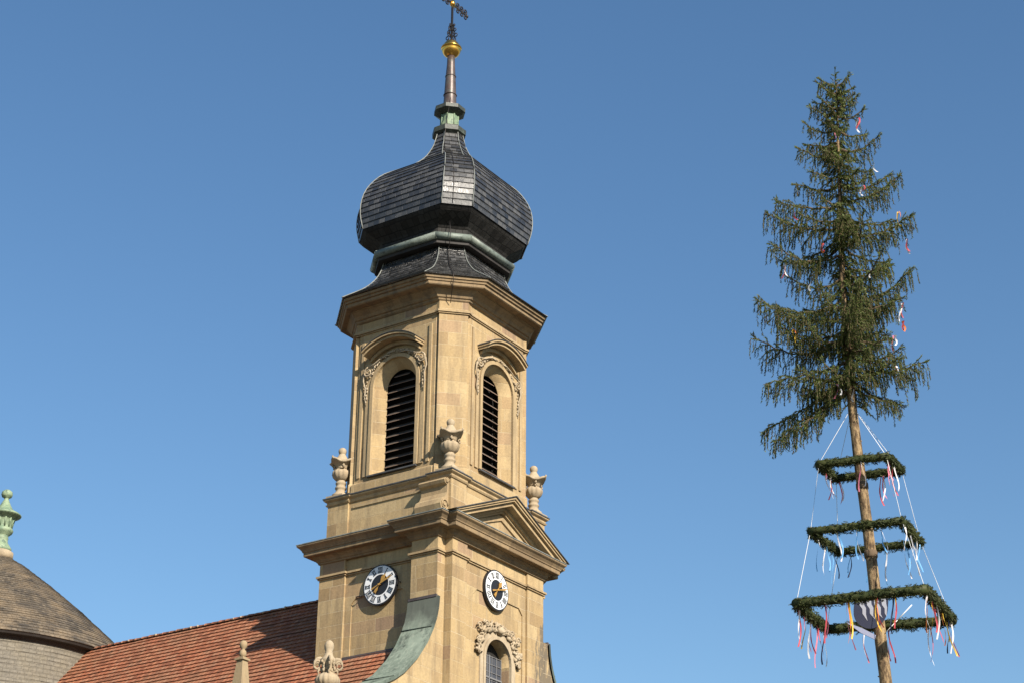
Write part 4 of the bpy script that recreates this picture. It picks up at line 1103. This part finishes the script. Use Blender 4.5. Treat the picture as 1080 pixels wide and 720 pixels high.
# ribbons tied in the crown
def crown_ribbon(z, dx, dy, L, cols, seed):
    for j, cn in enumerate(cols): 
        ribbon(crown, (tx(z)+dx+.03*j, dy-.03*j, z), L*(1-.15*j), RB[cn], .04, .08, seed+j)
for i, (z, dx, dy, L, c) in enumerate(((26.7,.45,-.35,.40,('white','red')),(25.5,.85,-.2,.28,('white',)),(24.05,1.35,-.3,.40,('yellow','orange')),(23.35,1.55,-.2,.42,('white','red')),(21.6,1.35,-.2,.45,('white','red')),(21.1,1.30,-.25,.30,('orange','red')),
      (22.6,-1.45,-.2,.38,('red','white')),(22.0,-.85,-.5,.20,('white',)),(20.75,-1.35,-.45,.36,('yellow','orange')),(19.35,-.42,-.5,.38,('pink','white')),(19.35,.02,-.22,.30,('white',)),(20.2,.85,-.4,.32,('white','pink')),(19.9,1.02,-.3,.30,('red','white')),
      (24.6,.45,-.6,.25,('white','red')),(23.9,-1.2,-.5,.18,('red',)),(22.9,-.6,-.75,.22,('orange','red')),(20.6,1.0,-.5,.35,('pink','white')),(26.2,-.15,-.45,.2,('pink',)),(22.4,.6,-.5,.25,('white',)))):
    crown_ribbon(z, dx, dy, L, c, 3000+i*5)
# ropes
b = MB()
for i in range(4):
    a0 = Vector((tx(18.9), 0, 19.0)); pts = [a0, C1[i]+Vector((0,0,.02)), C2[i]+Vector((0,0,.02)), C3[i]+Vector((0,0,.02))]
    b.tube(pts, .0065, 4, False)
b.build('ropes', M['rope'], MP)
for z, r in ((17.0, .125), (15.35, .135)):
    b = MB(); b.lathe((tx(z), 0, z), [(r,-.09),(r+.02,-.05),(r+.02,.05),(r,.09)], 14); b.build('ring_shadow_band', M['twig'], MP)  # dark bands added as the shadows the garlands cast on the stem
# shield of arms with pennants on the pole
sh = MB(); SC = Vector((tx(13.85)-.17, -.20, 14.02))
def SP(x, z, y=0): 
    # tilted a little downward, facing the viewer
    return (SC.x+x*.98+.10*z, SC.y+y-.25*z-.1*x, SC.z+z)
outl = [(-.40,.33),(.36,.33)]+[(.36*cos(t), -.02-.40*sin(t)+.0) for t in [pi*k/14 for k in range(0, 8)]]+[(-.40*cos(t), -.02-.40*sin(t)) for t in [pi/2-pi*k/14 for k in range(1, 8)]]
f0 = [SP(x, z, 0) for x, z in outl]; f1 = [SP(x, z, .03) for x, z in outl]
sh.face(f0[::-1]); sh.face(f1)
for i in range(len(outl)): sh.face([f0[i], f0[(i+1) % len(outl)], f1[(i+1) % len(outl)], f1[i]])
so_ = sh.build('coat_of_arms', M['shield_dark'], MP)
s = MB()
for i in range(4):    # four jagged silver wedges running down to the right
    x0 = -.33+i*.165
    z = [(x0, .31), (x0+.115, .31), (x0+.15, .10), (x0+.20, .02), (x0+.21, -.12), (x0+.255, -.26+.03*i), (x0+.13, -.10), (x0+.12, .0), (x0+.055, .08)]
    z = [(x, zz) for x, zz in z if True]
    s.face([SP(min(x, .34), zz, -.006) for x, zz in z][::-1])
s.build('silver_wedges', M['shield_grey'], so_)
pn = MB()
p0 = Vector((tx(13.6)-.14, -.17, 13.38)); p1 = p0+Vector((-.62, -.05, .32)); wv = Vector((.015, 0, .05))
mid = (p0+p1)/2+Vector((0,0,-.01))
for y in (0, .02):
    o_ = Vector((0, y, 0)); pn.face([p0-wv+o_, p0+wv+o_, mid+wv*1.1+o_, p1+o_, mid-wv*1.1+o_])
pn.build('pennant', M['shield_blue'], MP)
pn = MB(); q0 = Vector((tx(13.6)+.10, -.15, 13.50)); q1 = q0+Vector((.62, -.05, .62))
pn.tube([q0, q0+(q1-q0)*.45], .008, 5); pn.tube([q0+(q1-q0)*.45, q1], .012, 5); pn.build('white_rod', M['rope'], MP)
